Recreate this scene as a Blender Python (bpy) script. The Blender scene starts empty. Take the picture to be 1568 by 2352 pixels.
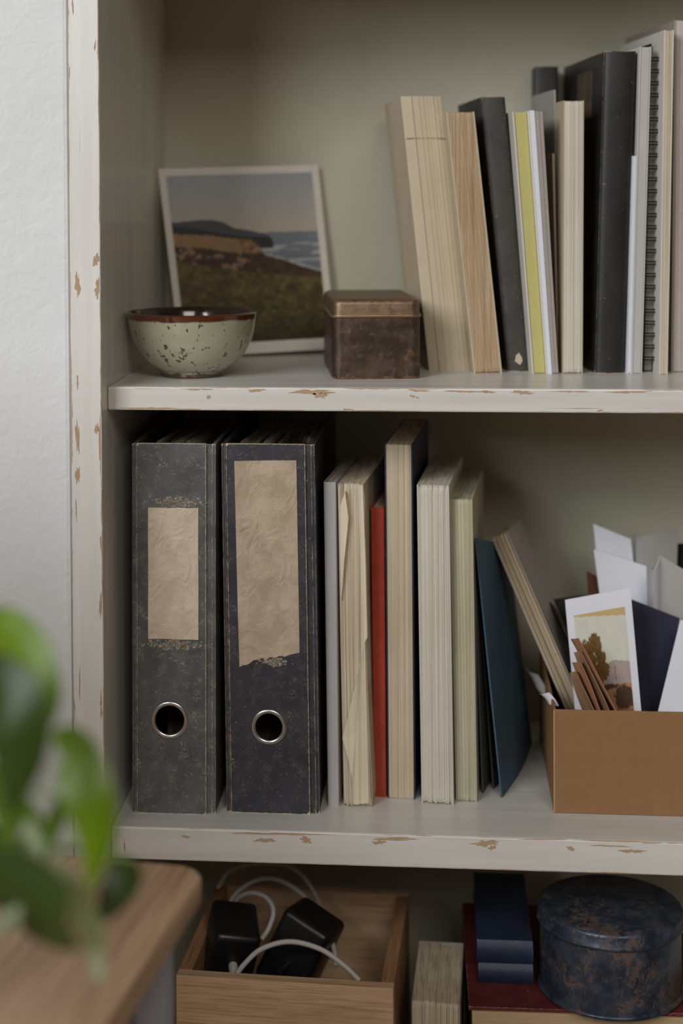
import bpy, bmesh, math, random
import numpy as np
from mathutils import Vector, Matrix
random.seed(7); np.random.seed(7)
R = math.radians
scene = bpy.context.scene
C = scene.collection

# ---------------------------------------------------------------- camera
W, H = 1568, 2352
F = 3733.0                      # focal length in pixels
EYE = 1.22                      # eye height above the floor
YAW = math.atan(325/F); PITCH = R(1.2); ROLL = R(.3)
PXC, PYC = 675.0, 518.0         # optical axis in the frame (lens shift)
CAM = Vector((0, -1.4, EYE))
fwd = Vector((-math.sin(YAW)*math.cos(PITCH), math.cos(YAW)*math.cos(PITCH), -math.sin(PITCH)))
rgt = Vector((math.cos(YAW), math.sin(YAW), 0)); upv = rgt.cross(fwd)
rgt, upv = rgt*math.cos(ROLL)-upv*math.sin(ROLL), upv*math.cos(ROLL)+rgt*math.sin(ROLL)
cd = bpy.data.cameras.new('camera'); cam = bpy.data.objects.new('camera', cd); C.objects.link(cam)
cam.matrix_world = Matrix.Translation(CAM) @ Matrix((rgt, upv, -fwd)).transposed().to_4x4()
cd.sensor_fit = 'VERTICAL'; cd.sensor_height = 36; cd.sensor_width = 24
cd.lens = F*36/H; cd.shift_y = -(H/2-PYC)/H; cd.shift_x = (W/2-PXC)/H
cd.clip_start = .02
cd.dof.use_dof = True; cd.dof.focus_distance = 1.44; cd.dof.aperture_fstop = 2.5
scene.camera = cam
def ray(px, py): return fwd + rgt*((px-PXC)/F) - upv*((py-PYC)/F)
def PY(px, py, Y):
    d = ray(px, py); return CAM + d*((Y-CAM.y)/d.y)
def PZ(px, py, z):
    d = ray(px, py); return CAM + d*((z-CAM.z)/d.z)

# ---------------------------------------------------------------- light
w = bpy.data.worlds.new('world'); scene.world = w; w.use_nodes = True
w.node_tree.nodes['Background'].inputs[0].default_value = (1.0, .82, .58, 1)
w.node_tree.nodes['Background'].inputs[1].default_value = .055
def area_light(name, loc, target, sx, sy, power, col):
    l = bpy.data.lights.new(name, 'AREA'); l.shape = 'RECTANGLE'; l.size = sx; l.size_y = sy
    l.energy = power; l.color = col
    o = bpy.data.objects.new(name, l); C.objects.link(o); o.location = loc
    o.rotation_euler = (Vector(target)-Vector(loc)).to_track_quat('-Z', 'Y').to_euler()
    return o
area_light('window_daylight', (-2.75, -3.15, EYE+1.55), (0, .1, EYE-.2), 1.05, 1.9, 73, (.93, .96, 1))
area_light('window_daylight.001', (-1.85, -3.85, EYE+1.55), (0, .1, EYE-.2), 1.05, 1.9, 73, (.93, .96, 1))
area_light('added_front_fill', (.9, -4.0, EYE+2.3), (0, .1, EYE-.2), 1.6, 1.7, 56, (1, .97, .92))  # added fill lamp, no window known there; brightens the shelf interior from the front
vs = scene.view_settings
vs.view_transform = 'Standard'; vs.look = 'None'; vs.gamma = 1; vs.use_curve_mapping = False; vs.exposure = 0.0

# ---------------------------------------------------------------- node helpers
class NT:
    def __init__(s, name):
        s.m = bpy.data.materials.new(name); s.m.use_nodes = True
        s.t = s.m.node_tree; s.b = s.t.nodes['Principled BSDF']; s.l = s.t.links
        s._co = None
    def new(s, k): return s.t.nodes.new(k)
    def put(s, sock, v):
        if isinstance(v, bpy.types.NodeSocket): s.l.new(v, sock)
        elif isinstance(v, (tuple, list)): sock.default_value = (*v, 1)[:4] if len(sock.default_value) == 4 else v[:3]
        else: sock.default_value = v
    def co(s):
        if s._co is None: s._co = s.new('ShaderNodeTexCoord').outputs['Object']
        return s._co
    def sc(s, x, y, z, off=(0, 0, 0)):
        n = s.new('ShaderNodeMapping'); s.l.new(s.co(), n.inputs[0]); n.inputs['Scale'].default_value = (x, y, z); n.inputs['Location'].default_value = off
        return n.outputs[0]
    def noise(s, vec, scale=1, detail=4, rough=.55, dist=0):
        n = s.new('ShaderNodeTexNoise'); s.l.new(vec, n.inputs['Vector'])
        n.inputs['Scale'].default_value = scale; n.inputs['Detail'].default_value = detail
        n.inputs['Roughness'].default_value = rough; n.inputs['Distortion'].default_value = dist
        return n.outputs['Fac']
    def voro(s, vec, scale=1, feat='F1', out='Distance', rnd=1):
        n = s.new('ShaderNodeTexVoronoi'); s.l.new(vec, n.inputs['Vector']); n.feature = feat
        n.inputs['Scale'].default_value = scale; n.inputs['Randomness'].default_value = rnd
        return n.outputs[out]
    def math(s, op, a, b=0, c=0, clamp=False):
        n = s.new('ShaderNodeMath'); n.operation = op; n.use_clamp = clamp
        s.put(n.inputs[0], a); s.put(n.inputs[1], b); s.put(n.inputs[2], c); return n.outputs[0]
    def step(s, v, a, b):
        n = s.new('ShaderNodeMapRange'); n.clamp = True; n.interpolation_type = 'SMOOTHSTEP'
        s.put(n.inputs[0], v); n.inputs[1].default_value = a; n.inputs[2].default_value = b
        return n.outputs[0]
    def mix(s, f, a, b):
        n = s.new('ShaderNodeMix'); n.data_type = 'RGBA'
        s.put(n.inputs[0], f); s.put(n.inputs[6], a); s.put(n.inputs[7], b); return n.outputs[2]
    def mul(s, a, b, f=1):
        n = s.new('ShaderNodeMix'); n.data_type = 'RGBA'; n.blend_type = 'MULTIPLY'
        s.put(n.inputs[0], f); s.put(n.inputs[6], a); s.put(n.inputs[7], b); return n.outputs[2]
    def attr(s, name, out='Fac'):
        n = s.new('ShaderNodeAttribute'); n.attribute_name = name; return n.outputs[out]
    def sep(s):
        n = s.new('ShaderNodeSeparateXYZ'); s.l.new(s.co(), n.inputs[0]); return n.outputs
    def bump(s, h, strength=.3, dist=.001, prev=None):
        n = s.new('ShaderNodeBump'); n.inputs['Strength'].default_value = strength; n.inputs['Distance'].default_value = dist
        s.put(n.inputs['Height'], h)
        if prev is not None: s.l.new(prev, n.inputs['Normal'])
        return n.outputs[0]
    def fin(s, col, rough=.6, normal=None, metal=0, spec=.3, **kw):
        s.put(s.b.inputs['Base Color'], col); s.put(s.b.inputs['Roughness'], rough); s.put(s.b.inputs['Metallic'], metal)
        s.b.inputs['Specular IOR Level'].default_value = spec
        if normal is not None: s.l.new(normal, s.b.inputs['Normal'])
        for k, v in kw.items(): s.put(s.b.inputs[k.replace('_', ' ')], v)
        return s.m
def sr(r, g, b):
    f = lambda c: (c/255/12.92 if c <= 10 else ((c/255+.055)/1.055)**2.4)
    return (f(r), f(g), f(b))

# ---------------------------------------------------------------- materials
def m_paint(name, axis):
    n = NT(name)
    st = {'x': (3, 60, 60), 'z': (60, 60, 3), 'n': (9, 9, 9)}[axis]
    g = n.noise(n.sc(*st), 1, 6, .6)
    big = n.noise(n.sc(6, 6, 6), 1, 3)
    col = n.mix(n.step(g, .3, .75), *((sr(216, 213, 206), sr(230, 228, 222)) if axis == 'z' else (sr(204, 201, 194), sr(220, 217, 210))))
    col = n.mul(col, n.mix(big, (.93, .92, .90), (1, 1, 1)))
    ln = n.noise(n.sc(*[c*(5 if c > 9 else 1.2) for c in st]), 1, 3, .6, .4)
    crack = n.step(ln, .70, .74)
    col = n.mix(n.math('MULTIPLY', crack, .6), col, sr(92, 78, 60))
    wear = n.attr('wear')
    w1 = n.noise(n.sc(*[c*s for c, s in zip(st, {'x': (9, 5, 5), 'z': (5, 5, 9), 'n': (9, 9, 9)}[axis])]), 1, 5, .62)
    w2 = n.noise(n.sc(7, 7, 7, (3, 1, 5)), 1, 2)
    v = n.math('ADD', n.math('MULTIPLY', n.math('POWER', wear, 2.2), .30), n.math('ADD', n.math('MULTIPLY', w1, .75), n.math('MULTIPLY', w2, .45)))
    chip = n.step(v, .885, .90)
    wood = n.mix(n.noise(n.sc(*[c*4 for c in st]), 1, 3), sr(168, 140, 110), sr(196, 170, 142))
    col = n.mix(chip, col, wood)
    h = n.math('SUBTRACT', n.math('MULTIPLY', g, .25), chip)
    return n.fin(col, n.mix(chip, (.30,)*3, (.8,)*3), n.bump(h, .35, .0005), spec=.5)
def m_plaster():
    n = NT('white_plaster')
    a = n.noise(n.sc(1, 1, 1), 55, 5, .6, .6); b = n.noise(n.sc(1, 1, 1), 9, 3); c = n.noise(n.sc(2, 2, 1), 120, 2)
    col = n.mix(b, sr(214, 215, 214), sr(226, 227, 227))
    h = n.math('ADD', n.math('MULTIPLY', a, .7), n.math('ADD', n.math('MULTIPLY', b, 1.2), n.math('MULTIPLY', c, .2)))
    return n.fin(col, .85, n.bump(h, .55, .0035), spec=.2)
def m_backpanel():
    n = NT('painted_back_panel')
    b = n.noise(n.sc(1, 1, 1), 7, 5, .6); c = n.noise(n.sc(1, 1, 1), 70, 4)
    col = n.mix(b, sr(178, 172, 150), sr(196, 192, 174))
    sp = n.step(n.noise(n.sc(1, 1, 1), 26, 2), .72, .80)
    col = n.mix(n.math('MULTIPLY', sp, .25), col, sr(120, 108, 84))
    return n.fin(col, .7, n.bump(c, .15, .001), spec=.2)
def m_pages(name, ca, cb, dark=.75, freq=640, blotch=.35):
    n = NT(name)
    f = n.noise(n.sc(freq, 30, .9), 1, 2, .6); f2 = n.noise(n.sc(freq*.38, 18, .5), 1, 2, .6)
    bl = n.noise(n.sc(22, 22, 9), 1, 4)
    col = n.mix(n.step(bl, .35, .7), ca, cb)
    col = n.mul(col, n.mix(n.step(f, .30, .55), (dark, dark*.97, dark*.92), (1, 1, 1)))
    col = n.mul(col, n.mix(n.step(f2, .32, .50), (dark*.9, dark*.86, dark*.8), (1, 1, 1)), .8)
    sp = n.step(n.noise(n.sc(330, 330, 200), 1, 2), .73, .80)
    col = n.mix(n.math('MULTIPLY', sp, blotch), col, sr(110, 84, 52))
    return n.fin(col, .85, n.bump(n.math('ADD', f, n.math('MULTIPLY', f2, .6)), .35, .0006), spec=.12)
def m_paper(name, ca, cb=None, rough=.8, bump=.12, scale=40, spec=.2):
    n = NT(name); cb = cb or tuple(c*.88 for c in ca)
    a = n.noise(n.sc(1, 1, 1), scale, 4, .6); f = n.noise(n.sc(1, 1, 1), 700, 2)
    return n.fin(n.mix(a, cb, ca), rough, n.bump(n.math('ADD', a, n.math('MULTIPLY', f, .25)), bump, .001), spec=spec)
def m_label(name, ca, cb):
    n = NT(name); a = n.noise(n.sc(1, 1, 1), 45, 4, .6); w_ = n.noise(n.sc(1, 1, .7), 70, 3, .5, 1.2); f = n.noise(n.sc(1, 1, 1), 420, 3, .6, .8)
    col = n.mix(n.step(a, .3, .7), cb, ca)
    st = n.step(n.noise(n.sc(1, 1, 1, (2, 6, 1)), 28, 4, .7), .64, .72)
    col = n.mix(n.math('MULTIPLY', st, .35), col, sr(150, 116, 76))
    sp = n.step(n.noise(n.sc(1, 1, 1), 330, 2), .74, .80); col = n.mix(n.math('MULTIPLY', sp, .4), col, sr(120, 92, 64))
    rid = n.math('ABSOLUTE', n.math('SUBTRACT', w_, .5))
    return n.fin(col, .85, n.bump(n.math('ADD', n.math('MULTIPLY', rid, 5), n.math('MULTIPLY', f, .6)), .6, .0010), spec=.12)
def m_cloth(name, ca, cb, edge, wearamt=.5, spec=.35, rough=.55, squig=0., sqcol=(.2, .19, .17), scale=1):
    """cover board: mottled, scuffed along its edges"""
    n = NT(name)
    a = n.noise(n.sc(1, 1, 1), 30, 5, .65)
    col = n.mix(n.step(a, .3, .7), ca, cb)
    if squig:
        v1 = n.noise(n.sc(1, 1, 1), 150*scale, 2.5, .55, 2.4)
        rid = n.math('ABSOLUTE', n.math('SUBTRACT', v1, .5))
        msk = n.step(n.noise(n.sc(1, 1, 1, (4, 4, 4)), 95*scale, 3), .44, .62)
        big = n.step(n.noise(n.sc(1, 1, 1, (1, 7, 2)), 14, 3), .30, .70)
        ln = n.math('MULTIPLY', n.math('MULTIPLY', n.math('SUBTRACT', 1, n.step(rid, .007, .030)), msk), n.math('ADD', .25, n.math('MULTIPLY', big, .9)))
        col = n.mix(n.math('MULTIPLY', ln, squig), col, sqcol)
        sp = n.step(n.voro(n.sc(1, 1, 1), 260*scale), .16, .08)
        spm = n.step(n.noise(n.sc(1, 1, 1, (9, 3, 1)), 60), .55, .66)
        col = n.mix(n.math('MULTIPLY', n.math('MULTIPLY', sp, spm), squig*.8), col, sqcol)
    sp = n.step(n.noise(n.sc(1, 1, 1), 260, 2), .70, .76)
    col = n.mix(n.math('MULTIPLY', sp, .45), col, edge)
    wear = n.attr('wear')
    v = n.math('ADD', n.math('MULTIPLY', n.math('POWER', wear, 3), wearamt), n.noise(n.sc(1, 1, 1), 160, 4, .7))
    e = n.step(v, .86, .98)
    col = n.mix(e, col, edge)
    return n.fin(col, rough, n.bump(n.noise(n.sc(1, 1, 1), 500, 3), .18, .0006), spec=spec)
def m_wood(name, ca, cb, axis='x', rough=.5, scale=1, spec=.35):
    n = NT(name)
    s = {'x': (4, 45, 45), 'y': (45, 4, 45), 'z': (45, 45, 4)}[axis]
    g = n.noise(n.sc(*[c*scale for c in s]), 1, 6, .6, .6)
    fi = n.noise(n.sc(*[c*scale*7 if c > 9 else c*scale*3 for c in s]), 1, 4, .65)
    col = n.mix(n.step(g, .3, .72), ca, cb)
    col = n.mul(col, n.mix(n.step(fi, .34, .58), (.62, .56, .5), (1, 1, 1)), .75)
    return n.fin(col, rough, n.bump(fi, .25, .0006), spec=spec)
def m_plain(name, col, rough=.5, metal=0, spec=.4, var=.12, **kw):
    n = NT(name); a = n.noise(n.sc(1, 1, 1), 60, 4)
    return n.fin(n.mix(a, tuple(c*(1-var) for c in col), tuple(min(1, c*(1+var)) for c in col)), rough, n.bump(n.noise(n.sc(1, 1, 1), 300, 2), .05, .0005), metal, spec, **kw)
def m_tin(name, ca, cb, cc, metal=.7, scale=1, rough=.42):
    n = NT(name)
    a = n.noise(n.sc(1, 1, 1), 45*scale, 6, .7); b = n.noise(n.sc(1, 1, 1, (3, 2, 8)), 120*scale, 4, .7, .8); c = n.noise(n.sc(1, 1, 1), 12*scale, 3)
    col = n.mix(n.step(a, .42, .62), ca, cb)
    col = n.mix(n.math('MULTIPLY', n.step(b, .54, .68), n.step(c, .3, .6)), col, cc)
    e = n.step(n.math('ADD', n.math('MULTIPLY', n.attr('wear'), .4), n.noise(n.sc(1, 1, 1), 170, 4, .7)), .72, .95)
    col = n.mix(e, col, sr(150, 118, 92))
    return n.fin(col, n.math('ADD', rough-.12, n.math('MULTIPLY', a, .3)), n.bump(n.math('ADD', a, b), .25, .0006), metal, .5)
def m_rust():
    n = NT('rusty_blue_tin')
    a = n.noise(n.sc(1, 1, 1), 60, 6, .7); b = n.noise(n.sc(1, 1, 1, (3, 2, 8)), 150, 4, .7, .6); c = n.noise(n.sc(1, 1, 1), 24, 3)
    col = n.mix(n.step(a, .35, .65), sr(40, 50, 64), sr(72, 80, 92))
    r = n.step(n.math('ADD', n.math('MULTIPLY', b, .6), n.math('MULTIPLY', c, .5)), .565, .65)
    col = n.mix(n.math('MULTIPLY', r, .7), col, n.mix(a, sr(72, 54, 40), sr(112, 84, 62)))
    return n.fin(col, n.mix(r, (.34,)*3, (.7,)*3), n.bump(n.math('ADD', a, n.math('MULTIPLY', r, .4)), .25, .0006), n.math('SUBTRACT', .4, n.math('MULTIPLY', r, .35)), .5)
def m_print(name, rough=.45, spec=.3):
    n = NT(name); return n.fin(n.attr('Col', 'Color'), rough, None, 0, spec)
def m_leaf(name, ca, cb):
    n = NT(name); a = n.noise(n.sc(1, 1, 1), 30, 3)
    col = n.mix(a, ca, cb)
    n.fin(col, .38, None, 0, .5)
    tr = n.new('ShaderNodeBsdfTranslucent'); n.put(tr.inputs[0], n.mul(col, (1.5, 1.5, .5)))
    mx = n.new('ShaderNodeMixShader'); mx.inputs[0].default_value = .38
    n.l.new(n.b.outputs[0], mx.inputs[1]); n.l.new(tr.outputs[0], mx.inputs[2])
    n.l.new(mx.outputs[0], n.t.nodes['Material Output'].inputs[0]); return n.m
def m_bowl():
    n = NT('celadon_glaze'); z = n.sep()[2]
    zz = n.math('ADD', z, n.math('MULTIPLY', n.math('SUBTRACT', n.noise(n.sc(1, 1, 1), 70, 3), .5), .004))
    col = n.mix(n.noise(n.sc(1, 1, 1), 26, 4), sr(150, 148, 124), sr(176, 172, 148))
    m1 = n.step(n.noise(n.sc(1, 1, .8), 190, 2, .5), .64, .69)
    m2 = n.step(n.noise(n.sc(1, 1, .7, (5, 2, 1)), 110, 3, .6), .615, .665)
    col = n.mix(n.math('MULTIPLY', n.math('MAXIMUM', m1, m2), .9), col, sr(64, 42, 24))
    brown = n.mix(n.noise(n.sc(1, 1, 1), 40, 3), sr(58, 26, 14), sr(96, 50, 28))
    col = n.mix(n.step(zz, .0492, .0512), col, brown)
    col = n.mix(n.step(zz, .0050, .0030), col, sr(70, 52, 36))
    return n.fin(col, .16, None, 0, .5, Coat_Weight=.6, Coat_Roughness=.06)

PAINT_X = m_paint('chipped_white_paint_long', 'x'); PAINT_Z = m_paint('chipped_white_paint_upright', 'z')
PLASTER = m_plaster(); BACK = m_backpanel()
BAREWOOD = m_paper('bare_wood', sr(190, 162, 132), sr(164, 134, 104), .85, .3, 120)
PG_CREAM = m_pages('cream_pages', sr(206, 190, 164), sr(216, 204, 182))
PG_TAN = m_pages('tan_pages', sr(180, 152, 120), sr(192, 170, 140), .7)
PG_BEIGE = m_pages('beige_pages', sr(200, 182, 156), sr(210, 196, 172), .74)
PG_WHITE = m_pages('off_white_pages', sr(206, 198, 182), sr(216, 209, 196), .8)
PG_GREEN = m_pages('greenish_cream_pages', sr(178, 174, 146), sr(196, 190, 166), .82, 500)
PG_LILAC = m_pages('lilac_white_pages', sr(200, 188, 184), sr(214, 202, 198), .85)
PG_YELLOW = m_paper('yellow_edge', sr(196, 186, 116), sr(180, 172, 110))
CREAM = m_paper('cream_card', sr(196, 182, 158), sr(180, 164, 136), .75, .2)
OFFWHITE = m_paper('off_white_card', sr(208, 204, 194), sr(196, 190, 178), .7)
GREYCARD = m_paper('grey_card', sr(168, 164, 156), sr(150, 146, 138), .7)
GREYBROWN = m_paper('grey_brown_card', sr(150, 140, 130), sr(168, 160, 152), .7)
WHITE = m_paper('white_paper', sr(222, 222, 230), sr(216, 216, 222), .75, .06)
GREYWHITE = m_paper('grey_white_paper', sr(188, 184, 180), sr(174, 170, 166), .75)
LILACCARD = m_paper('lilac_card', sr(190, 176, 176), sr(206, 194, 192), .7)
GREENCARD = m_paper('green_cream_card', sr(170, 164, 138), sr(186, 180, 156), .8)
BLUECARD = m_paper('blue_card', sr(74, 98, 114), sr(62, 84, 100), .6)
SLATECARD = m_paper('slate_card', sr(70, 72, 70), sr(84, 84, 80), .7)
NAVYCARD = m_paper('navy_card', sr(54, 54, 72), sr(44, 44, 60), .5)
DARKBROWN = m_paper('dark_brown_card', sr(58, 44, 34), sr(44, 34, 26), .7)
RUSTBROWN = m_paper('rust_brown_card', sr(96, 58, 40), sr(78, 46, 32), .7)
BLACKCARD = m_paper('black_card', sr(30, 30, 30), sr(22, 22, 22), .6)
ENV = m_paper('orange_brown_envelope', sr(168, 122, 92), sr(146, 102, 74), .8)
ENV2 = m_paper('tan_envelope', sr(152, 118, 88), sr(132, 100, 74), .8)
LABEL = m_label('aged_tan_label', sr(212, 195, 174), sr(194, 176, 154))
LABEL2 = m_label('aged_brown_label', sr(190, 172, 150), sr(168, 150, 128))
RESIDUE = m_paper('torn_label_residue', sr(186, 172, 150), sr(120, 112, 98), .9, .5, 260)
BLACKCLOTH = m_cloth('black_cloth', sr(30, 29, 28), sr(42, 41, 38), sr(150, 126, 100), .58, .4, .45)
DARKCLOTH = m_cloth('dark_olive_cloth', sr(56, 55, 51), sr(72, 70, 64), sr(160, 136, 108), .58, .3, .6)
REDCLOTH = m_cloth('red_cloth', sr(168, 64, 44), sr(186, 76, 54), sr(176, 120, 92), .25)
MAROON = m_cloth('maroon_cloth', sr(84, 32, 32), sr(104, 44, 42), sr(170, 150, 128), .45)
NAVYCLOTH = m_cloth('navy_cloth', sr(30, 40, 60), sr(40, 52, 74), sr(150, 140, 124), .34, .4, .45)
BIND1 = m_cloth('charcoal_marbled_board', sr(78, 78, 77), sr(98, 97, 95), sr(206, 190, 166), .58, .3, .6, .72, sr(176, 168, 152))
BIND2 = m_cloth('black_marbled_board', sr(46, 45, 50), sr(60, 59, 64), sr(206, 184, 158), .58, .35, .55, .5, sr(150, 140, 126))
STEEL = m_plain('brushed_steel', (.62, .60, .57), .28, 1, .5, .06)
BLACKMETAL = m_plain('black_wire', (.012, .012, .012), .4, .2)
TIN = m_tin('bronze_tin', sr(78, 64, 54), sr(98, 82, 70), sr(136, 104, 82), .75)
TINTOP = m_tin('bronze_tin_lid', sr(112, 92, 72), sr(130, 108, 86), sr(92, 70, 54), .75)
RUSTTIN = m_rust()
BOWL = m_bowl()
BOWLIN = m_plain('dark_brown_glaze', sr(46, 34, 28), .14, 0, .5, .2, Coat_Weight=.5, Coat_Roughness=.05)
KRAFT = m_paper('kraft_board', sr(154, 116, 80), sr(134, 98, 66), .75, .12, 90)
KRAFTEDGE = m_paper('kraft_edge', sr(186, 148, 112), sr(170, 132, 98), .8)
OAK = m_wood('oak', sr(210, 174, 136), sr(230, 198, 160), 'x', .5, 1.3)
OAKY = m_wood('oak_side', sr(168, 126, 88), sr(190, 150, 110), 'y', .55, 1.3)
TABLEWOOD = m_wood('brown_table_wood', sr(158, 124, 94), sr(200, 166, 134), 'y', .42, .6)
LEGPAINT = m_plain('grey_blue_metal', sr(158, 162, 174), .45, .1)
CABLE = m_plain('white_cable', sr(196, 190, 182), .45, 0, .4, .05)
PLASTIC = m_plain('black_plastic', sr(26, 26, 28), .35, 0, .5)
PRINT = m_print('printed_photo'); PRINT2 = m_print('printed_card', .4)
LEAF = [m_leaf('leaf_bright', sr(92, 122, 16), sr(112, 140, 24)), m_leaf('leaf_dark', sr(48, 64, 24), sr(60, 78, 30)),
        m_leaf('leaf_pale', sr(146, 158, 132), sr(168, 178, 152)), m_leaf('leaf_mid', sr(78, 102, 28), sr(96, 120, 40))]
STEM = m_plain('green_stem', sr(120, 140, 74), .5)
POT = m_plain('terracotta', sr(150, 100, 76), .8); SOIL = m_plain('soil', sr(48, 36, 28), .95)
FLOORM = m_wood('floor_boards', sr(112, 86, 62), sr(136, 106, 80), 'x', .5, .5)

# ---------------------------------------------------------------- mesh helpers
class MB:
    def __init__(s): s.v = []; s.f = []; s.w = []; s.col = None
    def add(s, vs, fs, ws=None):
        o = len(s.v); s.v += [tuple(p) for p in vs]; s.f += [tuple(i+o for i in f) for f in fs]
        s.w += list(ws) if ws is not None else [0.]*len(vs)
    def box(s, x0, x1, y0, y1, z0, z1):
        s.add([(x, y, z) for z in (z0, z1) for y in (y0, y1) for x in (x0, x1)],
              [(0, 2, 3, 1), (4, 5, 7, 6), (0, 1, 5, 4), (2, 6, 7, 3), (0, 4, 6, 2), (1, 3, 7, 5)])
    def wearbox(s, x0, x1, y0, y1, z0, z1, ins=.004, nz=1):
        """box whose faces carry border loops; 'wear' is 1 on its edges, 0 inside"""
        def ax(a, b):
            i = min(ins, (b-a)*.3); return [a, a+i, b-i, b]
        X, Y, Z = ax(x0, x1), ax(y0, y1), ax(z0, z1)
        idx = {}; vs = []; ws = []
        def vid(i, j, k):
            if (i, j, k) not in idx:
                idx[i, j, k] = len(vs); vs.append((X[i], Y[j], Z[k]))
                ws.append(1. if sum(q in (0, 3) for q in (i, j, k)) >= 2 else 0.)
            return idx[i, j, k]
        fs = []
        for a in range(3):
            for b in range(3):
                fs += [(vid(a, b, 0), vid(a, b+1, 0), vid(a+1, b+1, 0), vid(a+1, b, 0)), (vid(a, b, 3), vid(a+1, b, 3), vid(a+1, b+1, 3), vid(a, b+1, 3)),
                       (vid(a, 0, b), vid(a+1, 0, b), vid(a+1, 0, b+1), vid(a, 0, b+1)), (vid(a, 3, b), vid(a, 3, b+1), vid(a+1, 3, b+1), vid(a+1, 3, b)),
                       (vid(0, a, b), vid(0, a, b+1), vid(0, a+1, b+1), vid(0, a+1, b)), (vid(3, a, b), vid(3, a+1, b), vid(3, a+1, b+1), vid(3, a, b+1))]
        s.add(vs, fs, ws)
    def prism(s, prof, zs, wear=None, endw=0):
        """closed xy outline lifted through heights zs"""
        n = len(prof); vs = []; ws = []
        for k, z in enumerate(zs):
            for i, p in enumerate(prof):
                vs.append((p[0], p[1], z)); ws.append(max(wear[i] if wear else 0, endw if k in (0, len(zs)-1) else 0))
        fs = [tuple(range(n-1, -1, -1)), tuple(range(n*(len(zs)-1), n*len(zs)))]
        for k in range(len(zs)-1):
            for i in range(n):
                j = (i+1) % n; fs.append((k*n+i, k*n+j, (k+1)*n+j, (k+1)*n+i))
        s.add(vs, fs, ws)
    def tube(s, pts, r, n=8, cap=True):
        pts = [Vector(p) for p in pts]; rr = r if isinstance(r, (list, tuple)) else [r]*len(pts)
        t0 = (pts[1]-pts[0]).normalized(); u = t0.orthogonal().normalized(); vs = []
        for i, p in enumerate(pts):
            t = (pts[min(i+1, len(pts)-1)]-pts[max(i-1, 0)]).normalized()
            u = (u-t*u.dot(t)).normalized(); b = t.cross(u)
            for k in range(n):
                a = 2*math.pi*k/n; vs.append(p+(u*math.cos(a)+b*math.sin(a))*rr[i])
        fs = [(i*n+k, i*n+(k+1) % n, (i+1)*n+(k+1) % n, (i+1)*n+k) for i in range(len(pts)-1) for k in range(n)]
        if cap: fs += [tuple(range(n-1, -1, -1)), tuple(range((len(pts)-1)*n, len(pts)*n))]
        s.add(vs, fs)
    def lathe(s, prof, n=64, wear=None, close=False):
        m = len(prof); vs = []; ws = []
        for k in range(n):
            a = 2*math.pi*k/n
            for i, (r, z) in enumerate(prof): vs.append((r*math.cos(a), r*math.sin(a), z)); ws.append(wear[i] if wear else 0)
        fs = [(k*m+i, ((k+1) % n)*m+i, ((k+1) % n)*m+i+1, k*m+i+1) for k in range(n) for i in range(m-1)]
        s.add(vs, fs, ws)
    def deform(s, fn): s.v = [tuple(fn(*p)) for p in s.v]
    def build(s, name, mat, parent=None, smooth=False, bevel=0, seg=2, loc=None, fix=True):
        me = bpy.data.meshes.new(name); me.from_pydata(s.v, [], s.f)
        a = me.attributes.new('wear', 'FLOAT', 'POINT'); a.data.foreach_set('value', s.w)
        if s.col is not None:
            c = me.attributes.new('Col', 'FLOAT_COLOR', 'POINT'); c.data.foreach_set('color', np.asarray(s.col, np.float32).ravel())
        if bevel or fix:
            bm = bmesh.new(); bm.from_mesh(me)
            bmesh.ops.remove_doubles(bm, verts=bm.verts, dist=1e-6)
            bmesh.ops.recalc_face_normals(bm, faces=bm.faces)
            if bevel:
                ed = [e for e in bm.edges if len(e.link_faces) == 2 and e.calc_face_angle(0) > R(40)]
                bmesh.ops.bevel(bm, geom=ed, offset=bevel, segments=seg, profile=.5, affect='EDGES', clamp_overlap=True)
            bm.to_mesh(me); bm.free()
        if smooth:
            me.polygons.foreach_set('use_smooth', [True]*len(me.polygons))
            try: me.set_sharp_from_angle(angle=R(50))
            except Exception: pass
        me.materials.append(mat); me.update()
        o = bpy.data.objects.new(name, me); C.objects.link(o)
        if parent is not None: o.parent = parent
        if loc is not None: o.location = loc
        return o
def tag(o, label, cat, group=None):
    o['label'] = label; o['category'] = cat
    if group: o['group'] = group
    return o
def thing(name, label, cat, loc=(0, 0, 0), rz=0, group=None, ry=0):
    o = bpy.data.objects.new(name, None); C.objects.link(o); o.empty_display_size = .02
    o.location = loc; o.rotation_euler = (0, ry, rz); return tag(o, label, cat, group)
def struct(o): o['kind'] = 'structure'; return o

def vnoise(u, v, fu, fv, seed=0, octs=3):
    """smooth value noise on arrays"""
    out = 0; amp = 1; tot = 0
    for o in range(octs):
        rs = np.random.RandomState(seed+o*17); nu, nv = int(fu*2**o)+3, int(fv*2**o)+3
        g = rs.rand(nu, nv); x = u*(nu-2); y = v*(nv-2); i = x.astype(int); j = y.astype(int)
        fx = x-i; fy = y-j; fx = fx*fx*(3-2*fx); fy = fy*fy*(3-2*fy)
        out = out+amp*((g[i, j]*(1-fx)+g[i+1, j]*fx)*(1-fy)+(g[i, j+1]*(1-fx)+g[i+1, j+1]*fx)*fy); tot += amp; amp *= .55
    return out/tot

# ---------------------------------------------------------------- levels
SF = .025                                             # shelf fronts sit a little behind the upright's face
BACKY = .345
Z_UP = PY(250, 888, SF).z; T_UP = .021                # upper shelf top, thickness
Z_LO = PY(265, 1898, SF).z; T_LO = .0295              # lower shelf top
Z_BOT = Z_LO-T_LO-.25                                 # bottom board
Z_TOP = PY(900, 8, BACKY).z                           # underside of the board above
X_IN = PY(233, 900, 0).x; X_OUT = PY(163, 1000, 0).x  # left upright
X_RI = .62
Z_TABLE = PY(490, 1990, -.25).z

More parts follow.
